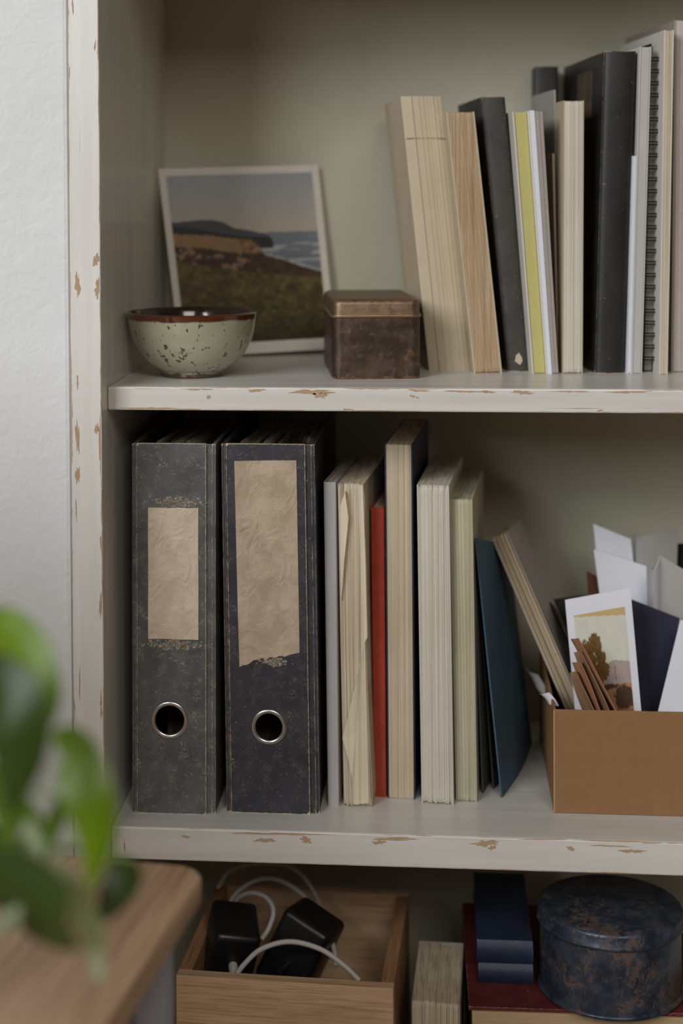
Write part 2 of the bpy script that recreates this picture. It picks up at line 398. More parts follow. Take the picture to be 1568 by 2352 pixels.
# ---------------------------------------------------------------- setting
m = MB(); m.box(-3, 3, -4, .6, -.05, 0); struct(m.build('floor', FLOORM))
m = MB(); m.box(-3, X_OUT-.0015, .004, .5, 0, 2.7); struct(m.build('wall_left', PLASTER, bevel=.004))
m = MB(); m.box(X_RI+.032, 3, .004, .5, 0, 2.7); struct(m.build('wall_right', PLASTER, bevel=.004))
m = MB(); m.box(X_OUT-.0015, X_RI+.032, .37, .5, 0, 2.7); struct(m.build('wall_back', PLASTER))

case = thing('bookcase', 'built-in off-white painted bookcase with chipped edges', 'bookcase', (0, 0, 0))
m = MB(); m.wearbox(X_OUT, X_IN, 0, .36, 0, 2.2, .006); UPR = m.build('side_panel', PAINT_Z, case, bevel=.0012)
m = MB(); m.wearbox(X_RI, X_RI+.03, 0, .36, 0, 2.2, .006); m.build('side_panel', PAINT_Z, case, bevel=.0012)
m = MB(); m.box(X_IN, X_RI, BACKY, .36, .02, 2.2); m.build('back_panel', BACK, case)
def shelf(z, t):
    m = MB(); m.wearbox(X_IN+.0003, X_RI-.0003, SF, BACKY-.0003, z-t, z, .006)
    return m.build('shelf', PAINT_X, case, bevel=.0016)
SH_TOP = shelf(Z_TOP+.072, .022); SH_UP = shelf(Z_UP, T_UP); SH_LO = shelf(Z_LO, T_LO); SH_BOT = shelf(Z_BOT, .025)
m = MB(); m.box(X_IN+.0003, X_RI-.0003, .05, .068, .0, Z_BOT-.0255); m.build('kick_panel', PAINT_X, case)
def patch(parent, px, py, wpx, hpx, Y, seed, zr=(0, 9), xr=(-9, 9)):
    rs = random.Random(seed); c = PY(px, py, Y); k = .000385; n = 40; pts = []
    ph = [rs.uniform(0, 6.3) for _ in range(4)]
    for i in range(n):
        a = 2*math.pi*i/n; q = 1+.28*math.sin(2*a+ph[0])+.20*math.sin(5*a+ph[1])+.16*math.sin(9*a+ph[2])+rs.uniform(-.14, .14)
        pts.append((c.x+math.cos(a)*wpx*.5*k*max(.25, q), c.z+math.sin(a)*hpx*.5*k*max(.25, q)))
    pts = [(min(max(x, xr[0]), xr[1]), min(max(z, zr[0]), zr[1])) for x, z in pts]
    m = MB(); m.add([(x, Y-.00012, z) for x, z in pts]+[(x, Y+.0002, z) for x, z in pts],
                    [tuple(range(n))]+[(i, i+n, (i+1) % n+n, (i+1) % n) for i in range(n)])
    m.build('bare_wood_patch', BAREWOOD, parent)
for i, (x, y, a, b) in enumerate([(344, 891, 80, 3), (459, 893, 62, 7), (588, 896, 36, 8), (718, 900, 74, 12), (735, 908, 24, 14), (961, 897, 48, 4), (479, 912, 12, 7), (800, 941, 20, 6), (345, 938, 92, 6),
        (947, 910, 11, 6), (958, 913, 6, 4), (1063, 899, 80, 4), (1198, 901, 40, 9), (1313, 899, 62, 4), (1443, 900, 76, 6), (1378, 943, 14, 4), (1248, 948, 16, 5), (1120, 900, 30, 5)]):
    patch(SH_UP, x, y, a, b, SF, i, (Z_UP-T_UP+.0014, Z_UP-.0014))
for i, (x, y, a, b) in enumerate([(427, 1922, 16, 6), (609, 1930, 36, 10), (640, 1915, 190, 6), (702, 1929, 26, 13), (905, 1927, 96, 7), (870, 1935, 26, 9), (1115, 1937, 54, 13), (1130, 1947, 16, 10), (1310, 1949, 18, 9),
        (1450, 1955, 44, 9), (1400, 1943, 70, 4), (1050, 1997, 30, 7), (1260, 2004, 40, 5), (1420, 2010, 60, 5), (286, 1945, 4, 26), (560, 1980, 40, 5)]):
    patch(SH_LO, x, y, a, b, SF, 50+i, (Z_LO-T_LO+.0014, Z_LO-.0014))
for i, (x, y, a, b) in enumerate([(158, 172, 4, 55), (221, 597, 13, 28), (178, 655, 10, 52), (224, 662, 12, 38), (167, 15, 4, 30), (178, 877, 5, 26), (178, 1003, 8, 72), (178, 1091, 9, 40), (231, 1030, 6, 150),
        (232, 1250, 4, 40), (222, 985, 8, 24), (175, 1170, 3, 40), (231, 1390, 5, 60), (218, 105, 4, 20), (229, 240, 5, 24), (183, 1570, 3, 60), (232, 1620, 5, 50)]):
    patch(UPR, x, y, a, b, 0, 90+i, xr=(X_OUT+.0011, X_IN-.0011))

# ---------------------------------------------------------------- books
def u_cover(mb, t, d, h, bt, style, over=0, wearends=True, nose=0):
    """cover as one bent board: two sides and a spine. style 'spine' = spine at the front, 'fore' = spine at the back"""
    n = 10; rise = nose
    out = []; inn = []
    for i in range(n+1):
        q = i/n; a = math.pi*q
        out.append((t*(.5-.5*math.cos(a)) if nose else t*q, -rise*math.sin(a)))
        inn.append((bt+(t-2*bt)*(.5-.5*math.cos(a) if nose else q), bt-rise*math.sin(a)*.9))
    e = min(.005, d*.2)
    prof = [(0, d), (0, d-e), (0, e)]+out+[(t, e), (t, d-e), (t, d), (t-bt, d)]+inn[::-1]+[(bt, d)]
    wear = [1, 0, 0]+[1]+[0]*(n-1)+[1]+[0, 0, 1, 0]+[0]*(n+1)+[0]
    if style == 'fore': prof = [(x, d-y) for x, y in prof]
    zs = [0, .004, .012, h*.5, h-.012, h-.004, h] if wearends else [0, h]
    mb.prism(prof, zs, wear, 1 if wearends else 0)
def page_block(mb, x0, x1, y0, y1, z0, z1, rs, jit=.0006, wmin=.0007, wmax=.0028, corner=.002, hollow=0, ztop=.0004):
    x = x0
    while x < x1-1e-5:
        wd = min(rs.uniform(wmin, wmax), x1-x)
        if x1-x-wd < wmin*.6: wd = x1-x
        q = ((x+wd/2)-x0)/(x1-x0)*2-1
        f = y0+rs.uniform(0, jit)+hollow*(1-q*q); zt = z1-rs.uniform(0, ztop); c = corner*rs.uniform(.6, 1.3)
        pr = [(f+c, z0), (f+c*.3, z0+c*.4), (f, z0+c*1.4), (f, z0+(zt-z0)*.5), (f, zt-c*1.4), (f+c*.3, zt-c*.4), (f+c, zt), (y1, zt), (y1, z0)]
        k = len(pr); g = wd*.04
        mb.add([(x+g, a, b) for a, b in pr]+[(x+wd-g, a, b) for a, b in pr],
               [tuple(range(k)), tuple(range(2*k-1, k-1, -1))]+[(i, i+k, (i+1) % k+k, (i+1) % k) for i in range(k)])
        x += wd
def frame(bl, br, tl, zb):
    B = PZ(bl[0], bl[1], zb); Rr = PY(br, bl[1], B.y); T = PY(tl[0], tl[1], B.y)
    h = T.z-zb; return B, Rr.x-B.x, h, (T.x-B.x)/h
def book(label, bl, br, tl, zb, depth, yaw, style, cover, pages, seed, bt=.0004, over=0, nose=0, group=None, name='book', jit=.0006, corner=.002, hollow=0, wave=None, strips=(.0007, .0028), cat='book', toptaper=0, ry=None, base=None, size=None, split=False):
    """bl, br, tl: base left, base right (x) and top left of the face towards the room"""
    rs = random.Random(seed)
    if base is None: B, t, h, sh = frame(bl, br, tl, zb)
    else: B = base; t, h, sh = size
    t = t/math.cos(yaw)
    o = thing(name, label, cat, B, yaw, group, ry or 0)
    def df(x, y, z):
        k = 1+toptaper*z/h
        x = x*k+sh*z
        if wave: x, y = wave(x, y, z, h, t)
        return (x, y, z)
    mb = MB(); u_cover(mb, t, depth, h, bt, style, nose=nose); mb.deform(df); mb.build('cover', cover, o, smooth=nose > 0)
    p = MB(); ov = over
    if style == 'fore': page_block(p, bt+.0001, t-bt-.0001, ov-(0 if ov else .0003), depth-bt-.0003, ov+.0002, h-ov-.0002, rs, jit, *strips, corner, hollow)
    else: page_block(p, bt+.0001, t-bt-.0001, bt+.0005, depth-ov-.0002, ov+.0002, h-ov-.0002, rs, jit, *strips, corner)
    if split: p.deform(lambda x, y, z: (x, y+(.0012 if x > t*.48 else 0), z-(.0015 if x > t*.48 and z > h*.5 else 0)))
    p.deform(df); p.build('pages', pages, o)
    o['_t'] = t; o['_h'] = h; o['_sh'] = sh
    return o
G1 = 'books standing on the upper shelf'; G2 = 'books standing on the lower shelf'
YU = R(7.5); YL = R(-5)
def decal(o, x0, x1, z0, z1, y, mat, name, seed=0, rag=0, th=.0003, n=5):
    """thin paper piece on a front face, in local book coordinates with the book's lean"""
    rs = random.Random(seed); sh = o.get('_sh', 0); pts = []
    for i in range(n): pts.append((x0+(x1-x0)*i/n, z0+rs.uniform(-rag, rag)))
    for i in range(n): pts.append((x1+rs.uniform(-rag, rag)*.4, z0+(z1-z0)*i/n))
    for i in range(n): pts.append((x1-(x1-x0)*i/n, z1+rs.uniform(-rag, rag)))
    for i in range(n): pts.append((x0+rs.uniform(-rag, rag)*.4, z1-(z1-z0)*i/n))
    k = len(pts); m = MB()
    m.add([(x+sh*z, y-th, z) for x, z in pts]+[(x+sh*z, y, z) for x, z in pts],
          [tuple(range(k)), tuple(range(2*k-1, k-1, -1))]+[(i, i+k, (i+1) % k+k, (i+1) % k) for i in range(k)])
    return m.build(name, mat, o)

# --- upper shelf, left to right
# thick cream paperback, creased spine to the front
B, t, h, sh = frame((985, 852), 1080, (919, 222), Z_UP); t /= math.cos(YU)
o = thing('paperback_book', 'thick cream paperback with creased spine, leaning left beside the bronze tin', 'book', B, YU, G1); o['_sh'] = sh
dep = .15
def df(x, y, z): return (x+sh*z, y, z)
n = 60; outl = []
for i in range(n+1):
    q = i/n; y = -.0028*math.sin(math.pi*q)**.6
    for c, wd, dp in ((.25, .010, -.0011), (.42, .008, -.0007), (.56, .010, .0009), (.64, .007, .0008), (.76, .010, -.0010), (.90, .008, .0006)):
        y += dp*math.exp(-((q-c)/wd)**2)
    outl.append((t*q, y))
inn = [(x*.97+t*.015, y+.0012) for x, y in outl]
prof = [(0, dep)]+outl+[(t, dep), (t-.0006, dep)]+inn[::-1]+[(.0006, dep)]
m = MB(); m.prism(prof, [0, .004, .05, h*.5, h-.05, h-.004, h]); m.deform(df); m.build('cover', CREAM, o)
m = MB(); page_block(m, .0009, t-.0009, .0015, dep-.0005, .0005, h-.0008, random.Random(1)); m.deform(df); m.build('pages', PG_CREAM, o)
zc = h*(852-318)/(852-222)
m = MB(); m.box(.001, t-.001, -.0033, -.0022, zc, zc+.0004); m.deform(df); m.build('crease', m_paper('crease_brown', sr(168, 146, 118)), o)

book('tan-paged paperback, page edges outward, leaning on the dark cloth-bound book', (1088, 857), 1153, (1023, 257), Z_UP, .135, YU, 'fore', CREAM, PG_TAN, 2, .0017, group=G1, corner=.0025)
o = book('dark worn cloth-bound book with a bare patch at the spine foot', (1167, 853), 1217, (1104, 223), Z_UP, .155, YU, 'spine', DARKCLOTH, PG_CREAM, 3, .0022, .003, .0035, group=G1, toptaper=.08)
m = MB(); rs = random.Random(4); pts = [(.0105+.0042*math.cos(a)*rs.uniform(.6, 1.2), .0125+.0055*math.sin(a)*rs.uniform(.6, 1.2)) for a in [i*.45 for i in range(14)]]
m.add([(x+o['_sh']*z, -.0037, z) for x, z in pts]+[(x+o['_sh']*z, -.0010, z) for x, z in pts], [tuple(range(14))]+[(i, i+14, (i+1) % 14+14, (i+1) % 14) for i in range(14)])
m.build('worn_patch', CREAM, o)
book('slim book with a yellow face, between the dark cloth book and the thin white booklet', (1222, 858), 1257, (1175, 257), Z_UP, .13, YU, 'fore', OFFWHITE, PG_YELLOW, 5, .0016, group=G1, corner=.0008, jit=.0001, strips=(.03, .05), toptaper=.1)
B, t, h, sh = frame((1258.5, 859), 1283, (1215, 254), Z_UP)
o = thing('booklet', 'thin white and grey booklet just right of the yellow-faced book', 'booklet', B, YU, G1)
def df(x, y, z): return (x*(1+.25*z/h)+sh*z, y, z)
m = MB(); m.wearbox(0, .0036, 0, .13, 0, h, .001); m.deform(df); m.build('cover', WHITE, o)
m = MB(); page_block(m, .0037, t, .0003, .13, .0004, h-.0006, random.Random(6), .0003, .002, .004, .0008); m.deform(df); m.build('pages', GREYBROWN, o)
book('grey card folder standing between the thin booklet and the cream paperback', (1283.5, 849), 1288, (1271, 206), Z_UP, .115, YU, 'fore', GREYCARD, GREYCARD, 7, .0004, group=G1, strips=(.002, .004), name='folder', cat='folder')
book('short beige slip behind the thin white and grey booklet', (1280, 852), 1284.5, (1268, 352), Z_UP, .06, YU, 'fore', CREAM, CREAM, 8, .0004, group=G1, strips=(.002, .004), name='paper_slip', cat='paper')
B = PZ(1230, 812, Z_UP); T = PY(1227, 153, .288); t = PY(1281, 153, .288).x-T.x
book('slim black book pushed back against the rear panel', None, None, None, Z_UP, .05, 0, 'spine', BLACKCLOTH, PG_CREAM, 9, .002, .002, .002, group=G1, base=Vector((T.x, .288, Z_UP)), size=(t, T.z-Z_UP, 0))
book('cream paperback standing against the tall black book', (1291.5, 858), 1338, (1294.5, 231), Z_UP, .13, YU, 'fore', CREAM, PG_WHITE, 10, .0009, group=G1, corner=.003, hollow=-.0014, jit=.0003)
o = book('tall thick black hardcover book with worn spine ends', (1366, 857), 1432, (1387, 118), Z_UP, .20, R(6.5), 'spine', BLACKCLOTH, PG_CREAM, 11, .003, .003, .004, group=G1, toptaper=.12)
hh = o['_h']; m = MB(); s_ = o['_sh']
PANEL = m_cloth('faded_gilt_panel', sr(96, 82, 64), sr(58, 52, 44), sr(132, 108, 80), .2)
m.add([(s_*z-.0004+dx, y, z) for dx in (0, .0006) for y, z in ((.05, hh*.80), (.12, hh*.80), (.12, hh*.955), (.05, hh*.955))], [(0, 1, 2, 3), (7, 6, 5, 4), (0, 4, 5, 1), (1, 5, 6, 2), (2, 6, 7, 3), (3, 7, 4, 0)])
m.build('cover_panel', PANEL, o)
book('short white booklet standing in front of the taller grey-white booklet', (1440, 858), 1449, (1453.5, 358), Z_UP, .12, YU, 'fore', WHITE, WHITE, 12, .0008, group=G1, strips=(.002, .004), name='booklet', cat='booklet', jit=.0002)
book('tall grey-white booklet beside the spiral notebook', (1450, 858), 1474, (1470, 107), Z_UP, .13, YU, 'fore', OFFWHITE, GREYWHITE, 13, .0009, group=G1, strips=(.03, .05), name='booklet', cat='booklet', jit=.0001, corner=.0005, toptaper=.08)
# spiral notebook
B, t, h, sh = frame((1479, 855), 1503, (1497, 99), Z_UP)
o = thing('spiral_notebook', 'black wire-bound spiral notebook near the right end of the upper shelf', 'notebook', B, YU, G1)
def df(x, y, z): return (x+sh*z, y, z)
m = MB(); m.box(0, .0009, .004, .15, 0, h); m.deform(df); m.build('cover', BLACKCARD, o)
m = MB(); m.box(t-.0009, t, .004, .15, 0, h); m.deform(df); m.build('cover', BLACKCARD, o)
m = MB(); page_block(m, .0011, t-.0011, .006, .148, .001, h-.002, random.Random(3), corner=.0006); m.deform(df); m.build('pages', m_pages('grey_notebook_pages', sr(160, 156, 146), sr(174, 170, 160)), o)
k = 0; z = .012
while z < h-.006:
    m = MB()
    for dz in (0, .0026):
        pts = [(t*.5+(t*.5+.0012)*math.cos(a), .004+.0075*math.sin(a), z+dz) for a in [2*math.pi*i/16 for i in range(17)]]
        m.tube(pts, .00075, 6)
    m.deform(df); m.build('wire_ring', BLACKMETAL, o, smooth=True); z += .0113
book('cream clothbound book right of the spiral notebook', (1513, 860), 1533, (1525, 69), Z_UP, .17, YU, 'fore', OFFWHITE, PG_BEIGE, 15, .0015, group=G1, jit=.0003, corner=.0006, toptaper=.15)
book('thick pale lilac-paged book at the right end of the upper shelf', (1541, 855), 1625, (1549, 46), Z_UP, .19, YU, 'fore', GREYBROWN, PG_LILAC, 16, .002, group=G1, corner=.001, jit=.0004)

# --- lower shelf binders
def binder(label, bl, br, tl, mat, lab, hole, seed, yaw):
    B, t, h, sh = frame(bl, br, tl, Z_LO); d = .275
    o = thing('lever_arch_binder', label, 'binder', B, yaw, 'black lever-arch binders'); o['_sh'] = sh
    def df(x, y, z): return (x+sh*z, y, z)
    xl, xr = .0042, t-.0085
    k = t/(br-bl[0])                                             # metres per pixel on the front
    for x0, x1, ya in ((0, .003, .0012), (t-.003, t, .003)):
        m = MB(); m.wearbox(x0, x1, ya, d, .0005, h-.0005, .0025); m.deform(df); m.build('cover_board', mat, o)
    for x0, x1 in ((.003, xl), (xr, t-.003)):                    # cloth hinges
        m = MB(); m.wearbox(x0, x1, .0026, .0040, .0006, h-.0006, .0012); m.deform(df); m.build('hinge', mat, o)
    # spine board with its finger hole
    hx, hz, hr = hole[0], hole[1], hole[2]; ins = .0026; y0, y1 = 0, .0034
    m = MB(); N = 48; s = hr+.006
    circ = [(hx+hr*math.cos(2*math.pi*i/N), hz+hr*math.sin(2*math.pi*i/N)) for i in range(N)]
    sq = []
    for i in range(N):
        a = 2*math.pi*i/N; c, q = math.cos(a), math.sin(a); e = s/max(abs(c), abs(q)); sq.append((hx+c*e, hz+q*e))
    for y, rev in ((y0, 0), (y1, 1)):
        m.add([(x, y, z) for x, z in circ+sq], [(i, (i+1) % N, N+(i+1) % N, N+i) for i in range(N)])
        X = [xl, xl+ins, hx-s, hx+s, xr-ins, xr]; Z = [0, ins, hz-s, hz+s, h-ins, h]
        for a in range(5):
            for b in range(5):
                if a == 2 and b == 2: continue
                vs = [(X[a], y, Z[b]), (X[a+1], y, Z[b]), (X[a+1], y, Z[b+1]), (X[a], y, Z[b+1])]
                m.add(vs, [(0, 1, 2, 3)], [1. if (v[0] in (xl, xr) or v[2] in (0, h)) else 0. for v in vs])
    m.add([(x, y, z) for y in (y0, y1) for x, z in circ], [(i, (i+1) % N, N+(i+1) % N, N+i) for i in range(N)])
    ed = [(xl, 0), (xr, 0), (xr, h), (xl, h)]
    m.add([(x, y, z) for y in (y0, y1) for x, z in ed], [(i, (i+1) % 4, 4+(i+1) % 4, 4+i) for i in range(4)], [1.]*8)
    m.deform(df); m.build('spine', mat, o)
    m = MB(); rg = .0016                                         # metal ring round the hole
    n1 = 48; n2 = 10; vs = []
    for i in range(n1):
        a = 2*math.pi*i/n1
        for j in range(n2):
            b = 2*math.pi*j/n2; r = hr+.0003+rg*1.25*math.cos(b)
            vs.append((hx+r*math.cos(a), -.0003-rg*.8*math.sin(b), hz+r*math.sin(a)))
    m.add(vs, [(i*n2+j, ((i+1) % n1)*n2+j, ((i+1) % n1)*n2+(j+1) % n2, i*n2+(j+1) % n2) for i in range(n1) for j in range(n2)])
    m.deform(df); m.build('finger_ring', STEEL, o, smooth=True)
    m = MB(); rs = random.Random(seed); page_block(m, .011, t-.010, .12, d-.02, .004, h-.012, rs, .004, .0008, .003, .001, 0, .006); m.deform(df); m.build('papers', PG_BEIGE, o)
    rs = random.Random(seed+5)                                   # dog-eared sheets behind the spine top
    for q in range(9):
        m = MB(); x = rs.uniform(.014, t-.012); zt = h-.004+rs.uniform(0, .005); m.add([(x, .012, h-.03), (x+.0005, .15, h-.03), (x+.001, .15, h-.008), (x+rs.uniform(-.002, .003), .013, zt)], [(0, 1, 2, 3)])
        m.add([(x+.0004, .012, h-.03), (x+.0009, .15, h-.03), (x+.0014, .15, h-.008), (x+.0014, .014, zt-.001)], [(0, 3, 2, 1)])
        m.deform(df); m.build('loose_sheet', PG_WHITE, o)
    return o, t, h, k
b1, t1, h1, k1 = binder('charcoal marbled lever-arch binder with a smaller torn tan label, next to the upright', (304, 1866), 494, (303, 1018), BIND1, LABEL, (.0346, .0862, .0150), 1, R(-.5))
z_ = lambda y, k, yb: (yb-y)*k
x_ = lambda x, k, xb: (x-xb)*k
decal(b1, x_(341, k1, 304), x_(456, k1, 304), z_(1467, k1, 1866), z_(1168, k1, 1866), -.0001, LABEL, 'paper_label', 1, .0003, .0005)
def residue(o, k, xb, yb, cx, cy, wpx, hpx, seed, n=24):
    rs = random.Random(seed); m = MB()
    for q in range(n):
        x = x_(cx+rs.gauss(0, wpx*.26), k, xb); zc = z_(cy+rs.gauss(0, hpx*.26), k, yb); r = rs.choice((rs.uniform(.0003, .0010), rs.uniform(.0008, .0020))); c = rs.randint(5, 9)
        pts = [(x+r*rs.uniform(.4, 1.3)*math.cos(2*math.pi*i/c), zc+.7*r*rs.uniform(.4, 1.3)*math.sin(2*math.pi*i/c)) for i in range(c)]
        m.add([(a+o['_sh']*b, -.00022, b) for a, b in pts]+[(a+o['_sh']*b, .0001, b) for a, b in pts], [tuple(range(c))]+[(i, i+c, (i+1) % c+c, (i+1) % c) for i in range(c)])
    r_ = m.build('label_residue', RESIDUE, o); r_['kind'] = 'stuff'
residue(b1, k1, 304, 1866, 405, 1156, 92, 20, 3, 170); residue(b1, k1, 304, 1866, 405, 1480, 100, 18, 4, 200)
b2, t2, h2, k2 = binder('wider black marbled lever-arch binder with a long tan label torn at its lower end', (521, 1865), 733, (508, 1019), BIND2, LABEL2, (.0398, .0796, .0140), 2, R(-.5))
# torn label outline
def torn_label():
    sh = b2['_sh']; rs = random.Random(8); pts = []
    P = lambda x, y: (x_(x, k2, 521)-sh*z_(y, k2, 1865), z_(y, k2, 1865))
    for x, y in [(543, 1058), (546, 1230), (549, 1400), (552, 1530)]: pts.append(P(x, y))
    xs = [560, 568, 577, 584, 596, 606, 615, 622, 634, 645, 656, 668, 679, 690]; ys = [1526, 1524, 1521, 1513, 1513, 1508, 1510, 1506, 1507, 1502, 1504, 1499, 1497, 1493]
    for x, y in zip(xs, ys): pts.append(P(x, y+rs.uniform(-1, 1)))
    for x, y in [(689, 1400), (687, 1230), (685, 1055), (610, 1056)]: pts.append(P(x, y))
    k = len(pts); m = MB(); m.add([(x+sh*z, -.0006, z) for x, z in pts]+[(x+sh*z, -.0001, z) for x, z in pts], [tuple(range(k)), tuple(range(2*k-1, k-1, -1))]+[(i, i+k, (i+1) % k+k, (i+1) % k) for i in range(k)])
    m.build('paper_label', LABEL2, b2)
torn_label(); residue(b2, k2, 521, 1865, 632, 1516, 64, 16, 6, 80)

# --- lower shelf books
book('thin grey-white hardcover next to the wider binder', (753, 1850), 778, (743, 1107), Z_LO, .155, YL, 'spine', GREYWHITE, PG_WHITE, 21, .0012, .001, .001, group=G2, toptaper=.12)
def wavy(x, y, z, h, t):
    q = z/h; a = .0016*math.sin(q*9+1)+.0008*math.sin(q*23)
    return x+a*(.3+.7*x/t), y+.0009*math.sin(q*31+x*900)-.0016*math.sin(q*math.pi*3+x*200)
o = book('warped cream paperback with wrinkled page edges, left of the red book', (788, 1851), 850, (776, 1111), Z_LO, .17, YL, 'fore', CREAM, PG_CREAM, 22, .0006, group=G2, wave=wavy, strips=(.0006, .0018), jit=.0012, corner=.003)
B = o.location                                                    # folded page across the page edges
mat_inv = (Matrix.Translation(B) @ Matrix.Rotation(YL, 4, 'Z')).inverted()
def page_fold(S, nm):
    L = [mat_inv @ PY(x, y, B.y+dy) for x, y, dy in S]; k = len(L); ctr = sum(L, Vector())/k; m = MB()
    m.add([tuple(p) for p in L]+[(p.x, max(p.y, 0)+.004, p.z) for p in L]+[tuple(ctr)], [(i, (i+1) % k, 2*k) for i in range(k)]+[(i, i+k, (i+1) % k+k, (i+1) % k) for i in range(k)])
    m.build(nm, PAGEFOLD, o)
PAGEFOLD = m_pages('folded_page_paper', sr(214, 200, 174), sr(224, 212, 190), .86, 400)
page_fold([(786, 1695, -.0050), (800, 1640, -.0064), (818, 1560, -.0066), (838, 1476, -.0040), (841, 1600, -.0026), (847, 1845, -.0020), (812, 1848, -.0030), (808, 1790, -.0052), (798, 1740, -.0056)], 'folded_page')
page_fold([(822, 1113, -.0020), (833, 1115, -.0046), (839, 1290, -.0050), (843, 1465, -.0048), (836, 1478, -.0030), (828, 1300, -.0020)], 'folded_page')
page_fold([(778, 1170, -.0020), (792, 1130, -.0050), (800, 1190, -.0046), (790, 1290, -.0044), (784, 1380, -.0018)], 'folded_page')
book('slim red hardcover between the warped paperback and the tall tan book', (859, 1829), 887, (851, 1165), Z_LO, .14, YL, 'spine', REDCLOTH, PG_CREAM, 23, .0012, .001, .0012, group=G2, toptaper=.1)
book('tallest tan-paged book with a navy back cover on the lower shelf', (890, 1833), 953, (883, 1020), Z_LO, .165, YL, 'fore', NAVYCLOTH, PG_BEIGE, 24, .0012, group=G2, corner=.0006, jit=.0008)
book('thick off-white paged book right of the tall tan book', (968, 1845), 1041, (957, 1114), Z_LO, .175, YL, 'fore', OFFWHITE, PG_WHITE, 25, .0012, group=G2, corner=.004, hollow=-.0012, jit=.0007)
book('greenish cream paged book left of the blue folder', (1047, 1840), 1095, (1033, 1146), Z_LO, .165, YL, 'fore', GREENCARD, PG_GREEN, 26, .0012, group=G2, corner=.002, jit=.0005, toptaper=.06)

# ---------------------------------------------------------------- sheets
def sheet(name, label, cat, corners, mat, thick=.0006, nx=10, ny=14, bulge=0, curl=0, group=None, parent=None, color=None, offset=0, wob=0, seed=0):
    """corners: top-left, top-right, bottom-right, bottom-left as world points"""
    a, b, c, d = [Vector(p) for p in corners]; org = d.copy()
    nrm = ((d-a).cross(b-a)).normalized(); rs = random.Random(seed); ph = rs.uniform(0, 6)
    top, bot = [], []; uv = []
    for j in range(ny+1):
        v = j/ny
        for i in range(nx+1):
            u = i/nx; p = (a*(1-u)+b*u)*(1-v)+(d*(1-u)+c*u)*v
            p = p+nrm*(bulge*math.sin(math.pi*u)+curl*(1-v)**2+wob*math.sin(u*5+v*4+ph)+offset)
            top.append(p-org); bot.append(p-org-nrm*thick); uv.append((u, v))
    k = len(top); s = nx+1
    fs = [(j*s+i, (j+1)*s+i, (j+1)*s+i+1, j*s+i+1) for j in range(ny) for i in range(nx)]
    fb = [tuple(k+q for q in f[::-1]) for f in fs]
    rim = [i for i in range(nx+1)]+[j*s+nx for j in range(1, ny+1)]+[ny*s+i for i in range(nx-1, -1, -1)]+[j*s for j in range(ny-1, 0, -1)]
    fr = [(rim[i], rim[(i+1) % len(rim)], k+rim[(i+1) % len(rim)], k+rim[i]) for i in range(len(rim))]
    m = MB(); m.add(top+bot, fs+fb+fr)
    if color is not None:
        U = np.array([q[0] for q in uv]); V = np.array([q[1] for q in uv]); c_ = color(U, V)
        m.col = np.vstack([np.c_[c_, np.ones(len(c_))]]*2)
    o = m.build(name, mat, parent, smooth=True, fix=color is None)
    o.location = org
    if parent is None: tag(o, label, cat, group)
    return o
def inset(cs, l, r, t, b):
    a, bb, c, d = [Vector(p) for p in cs]
    f = lambda u, v: (a*(1-u)+bb*u)*(1-v)+(d*(1-u)+c*u)*v
    return [f(l, t), f(1-r, t), f(1-r, 1-b), f(l, 1-b)]

# grey and blue folders on the lower shelf
def side_sheet(name, label, cat, ft, fb, bb, mat, thick, group=None, bulge=0, zb=None, curl=0, seed=0):
    """sheet standing in depth: front top (px), front bottom (px on shelf), back bottom (px on shelf)"""
    A = PZ(fb[0], fb[1], Z_LO+.0003); D = PZ(bb[0], bb[1], Z_LO+.0003); T = PY(ft[0], ft[1], A.y); T2 = T+(D-A)+Vector((0, 0, -.04))
    return sheet(name, label, cat, [T, T2, D, A], mat, thick, 8, 16, bulge, curl, group, seed=seed)
side_sheet('folder', 'slate grey card folder leaning against the greenish book', 'folder', (1090, 1235), (1110, 1822), (1162, 1712), SLATECARD, .0016, 'thin grey folders beside the blue folder', .002)
side_sheet('folder', 'narrow dark grey folder directly left of the blue folder', 'folder', (1092, 1240), (1134, 1812), (1185, 1712), SLATECARD, .0012, 'thin grey folders beside the blue folder', .003)
side_sheet('folder', 'blue card folder leaning left, its inside face in shadow', 'folder', (1093, 1238), (1153, 1832), (1222, 1706), BLUECARD, .0014, None, .004, curl=0)

# ---------------------------------------------------------------- kraft box and its contents
BX0 = PY(1278, 1800, .05).x; BX1 = BX0+.175; BY0 = PZ(1278, 1868, Z_LO).y; BY1 = BY0+.20; BH = PY(1278, 1630, BY0).z-Z_LO; bt = .0022
kb = thing('storage_box', 'open kraft cardboard box filled with papers and cards', 'box', (BX0, BY0, Z_LO)); wd = BX1-BX0; dp = BY1-BY0
m = MB(); m.box(.0, wd, 0, bt, .0002, BH); m.build('front_panel', KRAFT, kb, bevel=.0006)
m = MB(); m.box(.0, wd, dp-bt, dp, .0002, BH); m.build('back_panel', KRAFT, kb, bevel=.0006)
m = MB(); m.box(0, bt, bt, dp-bt, .0002, BH); m.build('side_panel', KRAFT, kb, bevel=.0006)
m = MB(); m.box(wd-bt, wd, bt, dp-bt, .0002, BH); m.build('side_panel', KRAFT, kb, bevel=.0006)
m = MB(); m.box(bt, wd-bt, bt, dp-bt, .0002, .0024); m.build('bottom', KRAFT, kb)
m = MB(); m.box(-.0003, .0012, -.0003, .0008, .0005, BH-.0004); m.build('corner_fold', KRAFTEDGE, kb, bevel=.0003)
ZB = Z_LO+.0030
def q4(tl, tr, br, bl, yt, yb):
    pts = [PY(*tl, yt), PY(*tr, yt), PY(*br, yb), PY(*bl, yb)]
    for i in (2, 3):
        if pts[i].z < ZB: pts[i].z = ZB
    return pts
GB = 'papers and cards standing in the kraft box'
